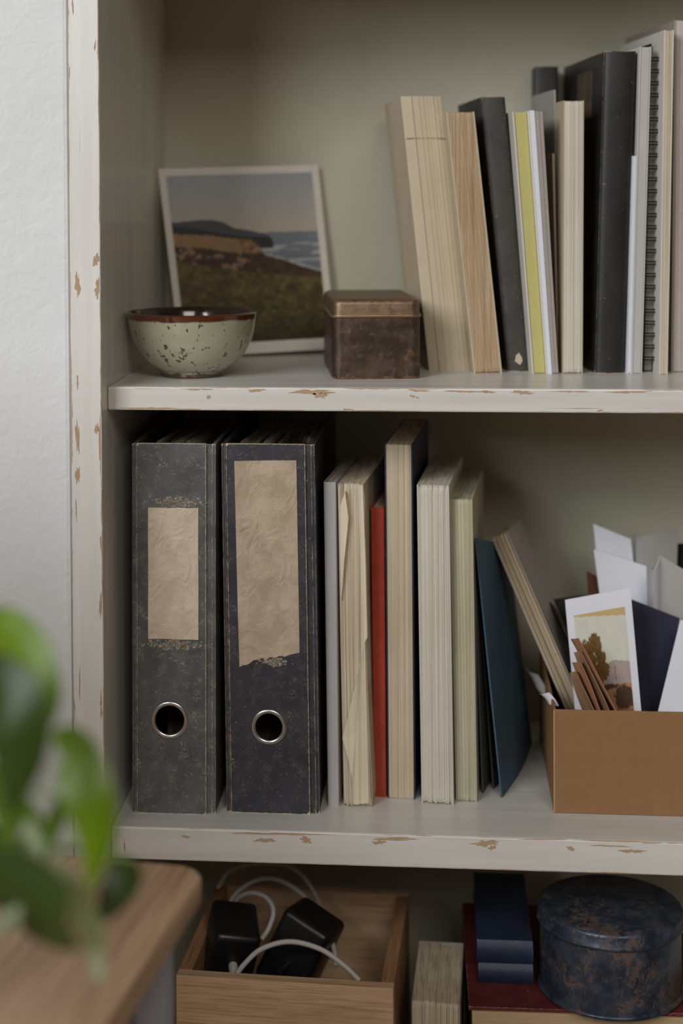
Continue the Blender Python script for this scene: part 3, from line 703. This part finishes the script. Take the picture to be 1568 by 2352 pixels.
# leaning album (rests over the box's left rim)
Yb = BY0+.068
def leanbook():
    A = PY(1372, 1800, Yb); T = PY(1122, 1250, Yb); A.z = ZB+.0003
    ang = math.atan2(T.x-A.x, T.z-A.z); L = (T-A).length
    o = book('worn booklet with layered pages leaning steeply over the left rim of the kraft box', None, None, None, Z_LO, .062, R(-15), 'fore', GREYBROWN, m_pages('old_booklet_pages', sr(184, 166, 136), sr(196, 180, 154), .55, 900), 31, .0010, 0, 0, GB, 'magazine', .0040, .003, base=A, size=(.0165, L, 0), ry=ang, strips=(.0006, .002), cat='magazine')
leanbook()
def tree_card(u, v):
    v = np.clip(v*1.55, 0, .999)
    c = np.zeros((len(u), 3)); n1 = vnoise(u, v, 8, 10, 1); n2 = vnoise(u, v, 30, 40, 5)
    sky = np.array(sr(206, 204, 190)); mauve = np.array(sr(168, 152, 146)); gnd = np.array(sr(170, 124, 88)); tree = np.array(sr(112, 82, 40)); dk = np.array(sr(78, 56, 40))
    c[:] = sky; c[:] += (n1[:, None]-.5)*.06
    m_ = (v < .07+.02*n2) & (u > .35*v/.07*.4); c[v < .075-.06*(1-u)] = np.array(sr(196, 166, 116))
    hill = v > .50+.05*np.sin(u*5+1)+.02*n1; c[hill] = mauve*(.9+.2*n2[hill, None])
    g = v > .66+.03*n1; c[g] = gnd*(.75+.5*n2[g, None])
    for cx, cy, rx, ry in ((.22, .36, .16, .13), (.36, .30, .12, .12), (.46, .42, .10, .07), (.20, .50, .2, .13), (.45, .53, .16, .08), (.34, .60, .18, .07), (.12, .62, .12, .1)):
        k = ((u-cx)/rx)**2+((v-cy)/ry)**2+(n2-.5)*1.5+(n1-.5)*1.0 < .95; c[k] = tree*(.55+.9*n2[k, None])
    k = (abs(u-.70-.10*(v-.5)) < .008) & (v > .5) & (v < .64); c[k] = np.array(sr(150, 92, 54))
    k = (((u-.85)/.2)**2+((v-.80)/.12)**2+(n2-.5)*1.2 < .9) | (((u-.5)/.3)**2+((v-.69)/.03)**2+(n2-.5)*1.2 < .8); c[k] = dk*(.7+.8*n2[k, None])
    k = v > .90; c[k] = (gnd*.8)*(.6+.7*n2[k, None])
    return np.clip(c, 0, 1)
cs = q4((1297, 1378), (1447, 1350), (1487, 1800), (1337, 1815), BY0+.062, BY0+.040)
pc = sheet('picture_postcard', 'white-bordered postcard of a tree in a landscape, standing in the kraft box', 'postcard', cs, WHITE, .0007, group=GB)
ic = [p-cs[3] for p in inset(cs, .11, .11, .09, .02)]
sheet('printed_picture', None, None, ic, PRINT2, .0002, 110, 150, 0, 0, parent=pc, color=tree_card, offset=-.0009 if False else .0003)
# orange-brown envelopes fanned in front of the postcard
for i, (tx, ty, xb, mt, lb) in enumerate([(1327, 1545, 1372, ENV2, 'leftmost tan envelope of the curled fan before the postcard'), (1332, 1522, 1390, ENV, 'second curled envelope of the fan before the postcard'),
                                         (1337, 1498, 1410, ENV2, 'third curled envelope of the fan before the postcard'), (1327, 1468, 1438, ENV, 'rightmost and tallest orange-brown envelope of the fan before the postcard')]):
    y0 = BY0+.006+.001*i; A = PY(tx, ty, y0+.012); Bm = PY(xb+18, 1700, y0); D = Bm+Vector((-.012, .030, 0)); T2 = A+Vector((-.005, .012, -.003))
    sheet('envelope', lb, 'envelope', [A, T2, D, Bm], mt, .0012, 6, 16, .0015, 0, 'curled envelopes before the postcard', wob=.0012, seed=i)
# dark folders left of the postcard
A = PY(1296, 1440, BY0+.068); Bm = PY(1446, 1770, BY0+.068); D = PY(1402, 1700, BY0+.124); T = PY(1258, 1378, BY0+.124)
for p in (Bm, D): p.z = max(p.z, ZB)
sheet('folder', 'dark brown folder standing between the leaning booklet and the postcard', 'folder', [A, T, D, Bm], DARKBROWN, .0022, 8, 14, .003, 0, GB)
sheet('card', 'black-green card standing behind the dark brown folder', 'card', q4((1272, 1376), (1352, 1366), (1420, 1720), (1340, 1720), BY0+.135, BY0+.130), m_paper('black_green_card', sr(38, 38, 32)), .001, group=GB)
sheet('card', 'rust-brown pointed card behind the postcard, left of the white sheets', 'card', q4((1347, 1312), (1425, 1352), (1470, 1700), (1372, 1700), BY0+.156, BY0+.150), RUSTBROWN, .001, group=GB, bulge=-.002)
sheet('booklet', 'navy booklet standing right of the postcard', 'booklet', q4((1438, 1372), (1560, 1420), (1505, 1760), (1415, 1760), BY0+.105, BY0+.085), NAVYCARD, .0022, group=GB)
sheet('envelope', 'large white envelope at the right end of the box', 'envelope', q4((1562, 1424), (1640, 1440), (1620, 1790), (1473, 1790), BY0+.075, BY0+.045), WHITE, .0012, group=GB)
sheet('paper_sheet', 'white sheet with the highest top corner, behind the other papers', 'paper', q4((1362, 1203), (1448, 1238), (1500, 1680), (1410, 1680), BY0+.172, BY0+.165), WHITE, .0004, group=GB, bulge=.0015)
sheet('paper_sheet', 'wide white sheet just in front of the tallest white sheet', 'paper', q4((1363, 1262), (1485, 1301), (1516, 1680), (1418, 1680), BY0+.145, BY0+.14), WHITE, .0004, group=GB, bulge=-.002)
# folded letter, two leaves
fl = thing('folded_letter', 'folded grey-white letter standing at the back right of the box', 'paper', PY(1470, 1600, BY0+.19), 0, GB); of = fl.location
for nm, cs in (('leaf', [PY(1467, 1233, BY0+.160), PY(1557, 1210, BY0+.185), PY(1545, 1560, BY0+.185), PY(1472, 1560, BY0+.160)]), ('leaf', [PY(1455, 1222, BY0+.183), PY(1466.5, 1233, BY0+.160), PY(1471.5, 1560, BY0+.160), PY(1464, 1560, BY0+.183)])):
    sheet(nm, None, None, [p-of for p in cs], GREYWHITE if cs[0].x > PY(1460, 1233, BY0+.16).x else WHITE, .0004, parent=fl, bulge=.001)
for o_ in fl.children:
    o_.location = (o_.location+Vector((0, 0, 0)))
fl2 = thing('folded_letter', 'white letter folded in three with a rounded top fold, in front of the grey-white letter', 'paper', PY(1490, 1600, BY0+.12), 0, GB); of = fl2.location
for mt, cs in ((GREYWHITE, [PY(1516, 1276, BY0+.118), PY(1640, 1350, BY0+.135), PY(1610, 1640, BY0+.135), PY(1516, 1640, BY0+.118)]),
               (WHITE, [PY(1501, 1312, BY0+.106), PY(1515.5, 1277, BY0+.118), PY(1515.5, 1640, BY0+.118), PY(1501, 1640, BY0+.106)]),
               (GREYWHITE, [PY(1484, 1298, BY0+.123), PY(1500.5, 1311, BY0+.106), PY(1500.5, 1640, BY0+.106), PY(1490, 1640, BY0+.123)])):
    sheet('leaf', None, None, [p-of for p in cs], mt, .0004, parent=fl2, bulge=.0008)
sheet('notebook', 'black notebook edge at the far right behind the letters', 'notebook', q4((1553, 1250), (1640, 1245), (1620, 1700), (1540, 1700), BY0+.196, BY0+.192), BLACKCARD, .003, group=GB)
sheet('paper_scrap', 'curled bluish paper scrap sticking out behind the box corner', 'paper', [PY(1214, 1532, BY0+.15), PY(1240, 1548, BY0+.13), PY(1262, 1600, BY0+.11), PY(1228, 1570, BY0+.14)], GREYWHITE, .0004, 8, 8, .004, .003)
sheet('paper_scrap', 'small curled white paper slip over the box left rim', 'paper', [PY(1247, 1590, BY0+.05), PY(1268, 1588, BY0+.035), PY(1282, 1622, BY0+.025), PY(1258, 1612, BY0+.045)], WHITE, .0004, 8, 8, .003, .004)

# ---------------------------------------------------------------- upper shelf: print, bowl, tin
def coast(u, v):
    n1 = vnoise(u, v, 6, 6, 2); n2 = vnoise(u, v, 24, 30, 9); n3 = vnoise(u, v, 60, 80, 4, 2); st = vnoise(u, v, 5, 60, 12)
    t = np.clip(v/.36, 0, 1)[:, None]
    c = np.array(sr(150, 152, 156))*(1-t)+np.array(sr(176, 166, 152))*t
    c = c*(.93+.14*n1[:, None])
    ip = lambda xs, ys: np.interp(u, xs, ys)
    sea = v > .352+.004*n3; sc = np.array(sr(112, 116, 122))*(.75+.5*st[:, None]); c[sea] = sc[sea]
    surf = sea & (abs(v-(.36+.30*u)+.05-.02*n2) < .035*(n3+.3)) & (u > .5); c[surf] = np.array(sr(170, 168, 164))
    surf = sea & (st > .58) & (u > .55) & (v > .42); c[surf] = np.array(sr(160, 160, 158))
    hill = (v > ip([0, .1, .2, .3, .36, .42, .55, .66, .68], [.275, .272, .265, .27, .288, .32, .342, .375, .40])) & (u < .68) & (v < .45)
    c[hill] = np.array(sr(74, 74, 78))*(.85+.3*n2[hill, None])
    dkh = hill & (v > ip([0, .15, .3, .45, 1], [.30, .315, .345, .37, .4])); c[dkh] = np.array(sr(48, 46, 44))
    coastl = ip([0, .25, .40, .50, .56, .62, .72, .85, 1], [.345, .36, .385, .385, .41, .49, .515, .56, .60])
    field = v > coastl+.01*(n3-.5); c[field] = np.array(sr(140, 112, 78))*(.75+.5*n2[field, None])
    cl = field & (u > .45) & (n3 > .55); c[cl] = np.array(sr(100, 72, 52))
    scr = v > np.maximum(ip([0, .2, .4, .6, .62, .75, 1], [.42, .435, .47, .475, .49, .52, .60])+.02*(n2-.5), coastl); c[scr] = np.array(sr(66, 48, 34))*(.6+.9*n2[scr, None])
    br = scr & (n2 > .62) & (v < .58) & (u < .6); c[br] = np.array(sr(138, 108, 82))
    gr = v > ip([0, .3, .6, 1], [.50, .56, .60, .635])+.02*(n2-.5)
    gc = (np.array(sr(92, 80, 42))*(.25+1.3*n2[:, None]*(.5+n3[:, None])))*(1-.75*np.clip((v-.58)/.45, 0, 1)[:, None])+np.array(sr(30, 27, 17))*.5
    c[gr] = gc[gr]
    ye = gr & (n3 > .66) & (n2 > .5) & (v < .85); c[ye] = np.array(sr(120, 100, 50))*.9
    return np.clip(c, 0, 1)
cs = [PY(363, 388, .278), PY(730, 378, .335), PY(772, 801, .322), PY(414, 822, .266)]
dz = Z_UP+.0012-cs[3].z; cs[3].z = Z_UP+.0012
if cs[2].z < Z_UP+.001: cs[2].z = Z_UP+.001
ph = sheet('photo_print', 'white-bordered coastal landscape photograph leaning against the back of the upper shelf', 'photograph', cs, m_paper('photo_paper', sr(214, 208, 196), None, .5), .0012)
ic = [p-cs[3] for p in inset(cs, .042, .045, .040, .062)]
sheet('printed_picture', None, None, ic, PRINT, .0002, 230, 260, 0, 0, parent=ph, color=coast, offset=.0003)

by = .116; bc = PY(442, 860, by)
bowl = thing('ceramic_bowl', 'speckled celadon bowl with a brown glazed rim', 'bowl', (bc.x, by, Z_UP)); bowl.scale = (1.025, 1.025, 1.09)
r0 = .0604; hb = .0555
outp = [(0, .0022), (.024, .0022), (.0255, .0004), (.0285, .0004), (.0292, .0020), (.0288, .0046), (.034, .0072), (.042, .0125), (.049, .0205), (.0545, .031), (.0578, .042), (.0592, .049), (r0-.0003, hb-.0022), (r0, hb-.0010), (r0-.0008, hb), (r0-.0022, hb+.0003)]
inp = [(r0-.0022, hb+.0003), (r0-.0036, hb-.0008), (.0552, .048), (.0535, .040), (.0495, .030), (.043, .021), (.034, .0135), (.022, .0092), (0, .0080)]
m = MB(); m.lathe(outp, 96); m.build('bowl_body', BOWL, bowl, smooth=True)
m = MB(); m.lathe(inp, 96); m.build('bowl_inside', BOWLIN, bowl, smooth=True)

B, t, h, sh = frame((763, 872), 968, (760, 688), Z_UP); dpt = .15
tb = thing('tin_box', 'aged bronze rectangular tin with a hinged lid', 'tin', B, R(7))
def rr(x0, x1, y0, y1, r, n=6):
    pts = []
    for cx, cy, a0 in ((x1-r, y0+r, -90), (x1-r, y1-r, 0), (x0+r, y1-r, 90), (x0+r, y0+r, 180)):
        for i in range(n+1): a = R(a0+90*i/n); pts.append((cx+r*math.cos(a), cy+r*math.sin(a)))
    return pts
def stack(mb, x0, x1, y0, y1, r, levels):
    """levels: (inset, z, wear)"""
    rings = [(rr(x0+i, x1-i, y0+i, y1-i, max(r-i, .0005)), z, w_) for i, z, w_ in levels]; n = len(rings[0][0]); vs = []; ws = []
    for p, z, w_ in rings: vs += [(a, b, z) for a, b in p]; ws += [w_]*n
    fs = [tuple(range(n-1, -1, -1)), tuple(range(n*(len(rings)-1), n*len(rings)))]+[(k*n+i, k*n+(i+1) % n, (k+1)*n+(i+1) % n, (k+1)*n+i) for k in range(len(rings)-1) for i in range(n)]
    mb.add(vs, fs, ws)
zl = h*.80
m = MB(); stack(m, 0, t, 0, dpt, .009, [(.0015, 0, 1), (.0002, .0012, 1), (0, .003, .3), (0, .012, 0), (0, zl-.004, 0), (0, zl-.0025, .5)]); m.build('body', TIN, tb, smooth=True)
m = MB(); stack(m, 0, t, 0, dpt, .009, [(.0005, zl-.0025, .6), (-.0010, zl-.0022, 1), (-.0014, zl-.0010, 1), (-.0010, zl+.0004, 1), (.0002, zl+.0008, .4), (.0004, zl+.002, 0), (.0004, h-.005, .1), (.0012, h-.0022, .7), (.003, h-.0006, 1), (.006, h, .3), (.012, h, 0)]); m.build('lid', TINTOP, tb, smooth=True)

# ---------------------------------------------------------------- bottom compartment
# drawer-like wooden tray
DY = .05; A = PY(404, 2240, DY); Bq = PY(904, 2258, DY); ztop = Bq.z; dw = Bq.x-A.x; dh = ztop-Z_BOT; dd = .205; th = .012
tray = thing('wooden_tray', 'open oak drawer box holding cables under the lower shelf', 'box', (A.x, DY, Z_BOT), R(-3.2))
m = MB(); m.box(0, dw, 0, th, .0003, dh); m.build('front_panel', OAK, tray, bevel=.0007)
m = MB(); m.box(0, dw, dd-th, dd, .0003, dh); m.build('back_panel', OAK, tray, bevel=.0007)
m = MB(); m.box(0, th, th, dd-th, .0003, dh); m.build('side_panel', OAKY, tray, bevel=.0007)
m = MB(); m.box(dw-th, dw, th, dd-th, .0003, dh); m.build('side_panel', OAKY, tray, bevel=.0007)
m = MB(); m.box(th, dw-th, th, dd-th, .004, .010); m.build('bottom', OAKY, tray)
zf = Z_BOT+.010
def smooth_path(pts, n=8):
    pts = [Vector(p) for p in pts]; out = []; P = [pts[0]*2-pts[1]]+pts+[pts[-1]*2-pts[-2]]
    for i in range(1, len(P)-2):
        for k in range(n):
            t_ = k/n; a, b, c, d = P[i-1:i+3]
            out.append(.5*((2*b)+(c-a)*t_+(2*a-5*b+4*c-d)*t_*t_+(3*b-a-3*c+d)*t_**3))
    return out+[pts[-1]]
def cable(label, pts, r=.0024):
    w_ = smooth_path([PY(*p) for p in pts]); org = w_[0].copy(); m = MB(); m.tube([p-org for p in w_], r, 10)
    o = m.build('charging_cable', CABLE, smooth=True, loc=org); tag(o, label, 'cable', 'white cables in the oak tray')
cable('white cable arching highest across the middle of the oak tray', [(518, 2150, .16), (521, 2105, .17), (540, 2055, .18), (590, 2022, .19), (640, 2022, .19), (695, 2055, .18), (740, 2110, .165), (764, 2170, .14), (772, 2220, .12)])
cable('white cable looping low behind the tray front', [(540, 2245, .075), (558, 2218, .078), (600, 2180, .085), (665, 2163, .09), (735, 2180, .09), (790, 2218, .085), (825, 2252, .08)])
cable('short white cable hooking over the left adapter', [(530, 2095, .165), (548, 2062, .16), (580, 2051, .155), (612, 2062, .15), (628, 2092, .145), (618, 2130, .135), (600, 2158, .125)])
cable('white cable rising behind the others at the back of the tray', [(500, 2040, .2), (530, 2000, .205), (590, 1985, .21), (655, 1988, .21), (700, 2018, .205), (730, 2068, .2), (742, 2110, .19)], .002)
def adapter(label, px, py, Y, size, rot, plug):
    c = PY(px, py, Y); o = thing('power_adapter', label, 'adapter', c, 0, 'black power adapters in the oak tray'); o.rotation_euler = rot
    m = MB(); sx, sy, sz = [q/2 for q in size]; m.box(-sx, sx, -sy, sy, -sz, sz); m.build('body', PLASTIC, o, smooth=True, bevel=.006, seg=4)
    m = MB(); m.tube([(0, -sy+.001, plug), (0, -sy-.012, plug), (0, -sy-.018, plug)], [.0045, .0042, .003], 12); m.build('cable_neck', CABLE if plug > 0 else PLASTIC, o, smooth=True)
adapter('black power adapter at the left of the oak tray', 528, 2180, .125, (.044, .055, .070), (R(14), R(10), R(14)), .004)
adapter('larger black power adapter in the middle of the oak tray', 690, 2178, .140, (.05, .055, .072), (R(-10), R(24), R(-20)), -.01)

o = book('small thick paperback standing beside the oak tray, top edge facing up', None, None, None, Z_BOT, .12, R(-2.5), 'fore', GREYCARD, PG_BEIGE, 41, .0006, base=Vector((PY(945, 2300, .06).x, .06, Z_BOT)), size=(PY(1056, 2300, .06).x-PY(945, 2300, .06).x, PY(945, 2300, .06).z-Z_BOT, 0), jit=.002, strips=(.0006, .0022), split=True)
# stack of lying books
ZR = PY(1079, 2312, .06).z
def flat_book(label, x0, y0, wdt, dpt, z0, th_, cover, pages, bt, seed, yaw=0, spine_front=False, over=.003, group=None):
    o = thing('book', label, 'book', (x0, y0, z0), yaw, group); rs = random.Random(seed)
    m = MB(); m.wearbox(0, wdt, 0, dpt, 0, bt, .004); m.build('cover', cover, o, bevel=.0006)
    m = MB(); m.wearbox(0, wdt, 0, dpt, th_-bt, th_, .004); m.build('cover', cover, o, bevel=.0006)
    m = MB()
    if spine_front:
        n = 10; pr = [(-.0035*math.sin(math.pi*i/n), th_*i/n) for i in range(n+1)]+[(bt, th_-bt), (bt, bt)]
        k = len(pr); wv = [1.]+[0.]*(n-1)+[1., 0, 0]
        xs = [0, .004, wdt-.004, wdt]
        m.add([(x, a, b) for x in xs for a, b in pr], [tuple(range(k)), tuple(range(4*k-1, 3*k-1, -1))]+[(j*k+i, (j+1)*k+i, (j+1)*k+(i+1) % k, j*k+(i+1) % k) for j in range(3) for i in range(k)], [max(q, 1. if x in (0, wdt) else 0) for x in xs for q in wv])
        m.build('spine', cover, o, smooth=True)
    else:
        m.wearbox(0, wdt, dpt-bt, dpt, bt, th_-bt, .002); m.build('spine', cover, o)
    m = MB(); z = bt
    y_a, y_b = (bt+.001, dpt-over) if spine_front else (over, dpt-bt-.001)
    while z < th_-bt-1e-5:
        q = min(rs.uniform(.0006, .0018), th_-bt-z); j = rs.uniform(0, .0005)
        m.box(over+j, wdt-over-j, y_a+j, y_b-j, z+.00004, z+q-.00004); z += q
    m.build('pages', pages, o); return o
PG_FLAT = m_paper('flat_book_pages', sr(196, 170, 134), sr(180, 154, 118), .85, .2, 60)
XR0 = PY(1076, 2312, .06).x
thr = (ZR-Z_BOT)*.58
flat_book('thick grey-bound book at the bottom of the stack, under the maroon book', XR0+.004, .064, .225, .21, Z_BOT, ZR-Z_BOT-thr-.0002, GREYCARD, PG_FLAT, .003, 50)
flat_book('maroon hardcover lying flat beneath the navy books and the round tin', XR0, .06, .235, .215, ZR-thr, thr, MAROON, PG_FLAT, .0032, 51, R(.6))
p = PZ(1098, 2257, ZR); tlow = .0185; thi = .0215
wb = PZ(1226, 2262, ZR).x-p.x-.001
flat_book('lower of the two small navy books lying on the maroon book', p.x, p.y, wb, .15, ZR+.0002, tlow, NAVYCLOTH, PG_FLAT, .002, 52, R(.5), True, .002, 'small navy books')
flat_book('upper of the two small navy books lying on the maroon book', p.x-.001, p.y+.0005, wb+.001, .15, ZR+.0004+tlow, thi, NAVYCLOTH, PG_FLAT, .002, 53, R(0), True, .002, 'small navy books')
# round tin
rt = .0655; tc = PZ(1432, 2349, ZR); TX = PY(1401, 2250, tc.y+rt).x; TY = tc.y+rt
tin = thing('round_tin', 'round rust-flecked dark blue tin with a domed lid on the maroon book', 'tin', (TX, TY, ZR+.0003))
htin = .078
m = MB(); m.lathe([(0, .001), (rt-.003, .001), (rt-.0005, .0), (rt+.0012, .0012), (rt+.0016, .0026), (rt+.0010, .0040), (rt-.0012, .0052), (rt-.0012, htin-.014)], 96, [0, 0, .2, .5, .3, .3, 0, 0]); m.build('body', RUSTTIN, tin, smooth=True)
m = MB(); m.lathe([(rt-.0012, htin-.0150), (rt+.0006, htin-.0154), (rt+.0018, htin-.0140), (rt+.0018, htin-.0128), (rt+.0008, htin-.0115), (rt+.0004, htin-.0040), (rt-.0006, htin-.0015), (rt-.0030, htin-.0002), (rt-.006, htin+.0006), (rt-.009, htin-.0002), (rt-.012, htin+.0002), (rt*.5, htin+.0022), (0, htin+.003)], 96, [0, .2, .4, .3, 0, 0, .2, .2, .2, 0, 0, 0, 0]); m.build('lid', RUSTTIN, tin, smooth=True)

# ---------------------------------------------------------------- table and plant in the foreground
tcx = PY(478, 1990, -.25).x; ay = R(-7)
table = thing('side_table', 'brown wooden table with a rounded corner and grey-blue leg in the left foreground', 'table', (tcx, -.25, 0), ay)
m = MB(); tw, tl_ = .62, .62; thk = .020
m.prism(rr(-tw, 0, -tl_, 0, .022, 8), [Z_TABLE-thk, Z_TABLE]); m.build('table_top', TABLEWOOD, table, bevel=.0035, seg=3, smooth=True)
for x, y in ((-.030, -.036), (-tw+.03, -.036), (-.030, -tl_+.036), (-tw+.03, -tl_+.036)):
    m = MB(); m.box(x-.011, x+.011, y-.011, y+.011, 0, Z_TABLE-thk); m.build('leg', LEGPAINT, table, bevel=.002)
pp = Vector((-.60, -.54, Z_TABLE))
plant = thing('potted_plant', 'leafy green plant with drooping glossy leaves standing on the table', 'plant', pp)
m = MB(); m.lathe([(0, .0005), (.046, .0005), (.048, .003), (.060, .085), (.064, .086), (.065, .104), (.060, .105), (.057, .098), (.056, .085)], 48); m.build('pot', POT, plant, smooth=True)
m = MB(); m.lathe([(.0565, .088), (.03, .092), (0, .093)], 32); m.build('soil', SOIL, plant, smooth=True)
def leaf(pts, wmm, mt, tilt=.0, fold=.25, seed=0, stem=True):
    """pts: px, py, Y from base to tip"""
    P = smooth_path([PY(*p) for p in pts], 6); n = len(P)-1; m = MB(); vs = []
    for i, p in enumerate(P):
        q = i/n; t_ = (P[min(i+1, n)]-P[max(i-1, 0)]).normalized()
        view = (p-CAM*.0-Vector((0, -1.4, EYE))).normalized(); sd = t_.cross(Vector((math.sin(tilt), math.cos(tilt), .15))).normalized(); nr = sd.cross(t_).normalized()
        wq = wmm*.0005*(math.sin(math.pi*min(1, q**.75))**.8+.015)
        for k in (-2, -1, 0, 1, 2): vs.append(p+sd*wq*k/2+nr*(fold*wq*abs(k)/2-.0*q)-pp)
    fs = [(i*5+k, i*5+k+1, (i+1)*5+k+1, (i+1)*5+k) for i in range(n) for k in range(4)]
    m.add(vs, fs); m.build('leaf', LEAF[mt], plant, smooth=True, fix=False)
    if stem:
        b = P[0]-pp; rs = random.Random(seed); root = Vector((rs.uniform(-.02, .02), rs.uniform(-.02, .02), .091)); top = Vector((b.x*.5+root.x*.5-.02, b.y*.5, max(b.z, .1)+.02))
        s_ = MB(); s_.tube(smooth_path([root, root*.4+top*.6+Vector((0, 0, .01)), top, b], 5), .0013, 6); s_.build('stem', STEM, plant, smooth=True)
LV = [  # visible leaves: pts, width mm, material, tilt
    ([(-60, 1440, -.62), (-10, 1465, -.62), (50, 1530, -.63), (84, 1620, -.64), (80, 1720, -.65)], 36, 0, .1),
    ([(-70, 1560, -.66), (-20, 1580, -.67), (25, 1660, -.68), (40, 1760, -.68), (20, 1880, -.68)], 36, 1, .0),
    ([(118, 1688, -.62), (165, 1730, -.63), (205, 1840, -.64), (222, 1940, -.64), (205, 2050, -.64)], 25, 0, -.2),
    ([(300, 1972, -.58), (285, 2010, -.58), (255, 2070, -.585), (222, 2125, -.59)], 19, 1, .2),
    ([(118, 1990, -.60), (150, 2040, -.61), (190, 2120, -.62), (215, 2190, -.62), (228, 2265, -.62)], 21, 2, .5),
    ([(-60, 2030, -.62), (20, 2050, -.63), (90, 2090, -.64), (150, 2130, -.65), (170, 2150, -.66)], 42, 1, .0),
    ([(-50, 1900, -.60), (0, 1960, -.6), (40, 2040, -.61), (70, 2140, -.62)], 26, 1, .3),
    ([(-40, 2120, -.64), (0, 2130, -.64), (25, 2110, -.65), (45, 2080, -.65)], 10, 2, .1),
    ([(60, 1620, -.60), (75, 1690, -.6), (78, 1750, -.6), (70, 1790, -.6)], 11, 3, .1),
    ([(150, 1830, -.60), (130, 1870, -.6), (105, 1930, -.6), (100, 1990, -.6)], 12, 3, .6),
    ([(170, 1800, -.55), (140, 1835, -.56), (115, 1865, -.57)], 6, 2, .4),
    ([(110, 1900, -.56), (70, 1930, -.57), (30, 1965, -.58)], 9, 2, .5),
    ([(165, 1905, -.52), (150, 1940, -.53), (128, 1985, -.54)], 8, 2, .2),
    ([(60, 1880, -.60), (80, 1920, -.6), (95, 1970, -.6), (90, 2030, -.6)], 12, 2, .1),
    ([(20, 1830, -.60), (50, 1850, -.6), (85, 1890, -.6), (110, 1950, -.6)], 9, 3, .1),
    ([(-30, 1760, -.64), (0, 1800, -.64), (20, 1870, -.64), (15, 1960, -.64)], 22, 3, .0)]
for i, (p_, w_, mt, tl2) in enumerate(LV): leaf(p_, w_, mt, tl2, seed=i, stem=i in (0, 1, 2, 3, 4, 5, 6, 9))
rs = random.Random(12)                                           # unseen crown left of the frame, added and shaped to shade the wall
k = 0
while k < 250:
    a = rs.uniform(0, 2*math.pi); el = rs.uniform(-.3, 1.35); r = rs.uniform(.4, 1)**.5*.23
    d_ = Vector((math.cos(a)*math.cos(el), math.sin(a)*math.cos(el)*.75, math.sin(el))); c = pp+Vector((-.05, 0, .245))+Vector((d_.x*r, d_.y*r, d_.z*r*1.05))
    tip = c+Vector((math.cos(a)*.06, math.sin(a)*.06, -rs.uniform(.02, .07))); mid = (c+tip)*.5+Vector((0, 0, .014))
    if max(c.x, tip.x) > (-.46 if c.z > Z_TABLE+.16 else -.36) or min(c.x, tip.x) < -.95 or max(c.y, tip.y) > -.27 or min(c.z, tip.z) < Z_TABLE+.03: continue
    k += 1; m = MB(); n = 6; vs = []
    for q_ in range(n+1):
        q = q_/n; p = c*(1-q)**2+mid*2*q*(1-q)+tip*q*q; sd = Vector((-math.sin(a), math.cos(a), 0)); wq = .021*math.sin(math.pi*q**.75)+.0003
        for j in (-1, 0, 1): vs.append(p+sd*wq*j+Vector((0, 0, .004*abs(j)))-pp)
    m.add(vs, [(q*3+j, q*3+j+1, (q+1)*3+j+1, (q+1)*3+j) for q in range(n) for j in range(2)]); m.build('leaf', LEAF[rs.choice((0, 1, 1, 3))], plant, smooth=True, fix=False)
    if k % 3 == 0:
        m = MB(); root = Vector((rs.uniform(-.02, .02), rs.uniform(-.02, .02), .091)); m.tube(smooth_path([root, (root+c-pp)*.5+Vector((0, 0, .03)), c-pp], 5), .0013, 6); m.build('stem', STEM, plant, smooth=True)
for o_ in list(bpy.data.objects):
    for k in ('_t', '_h', '_sh'):
        if k in o_.keys(): del o_[k]
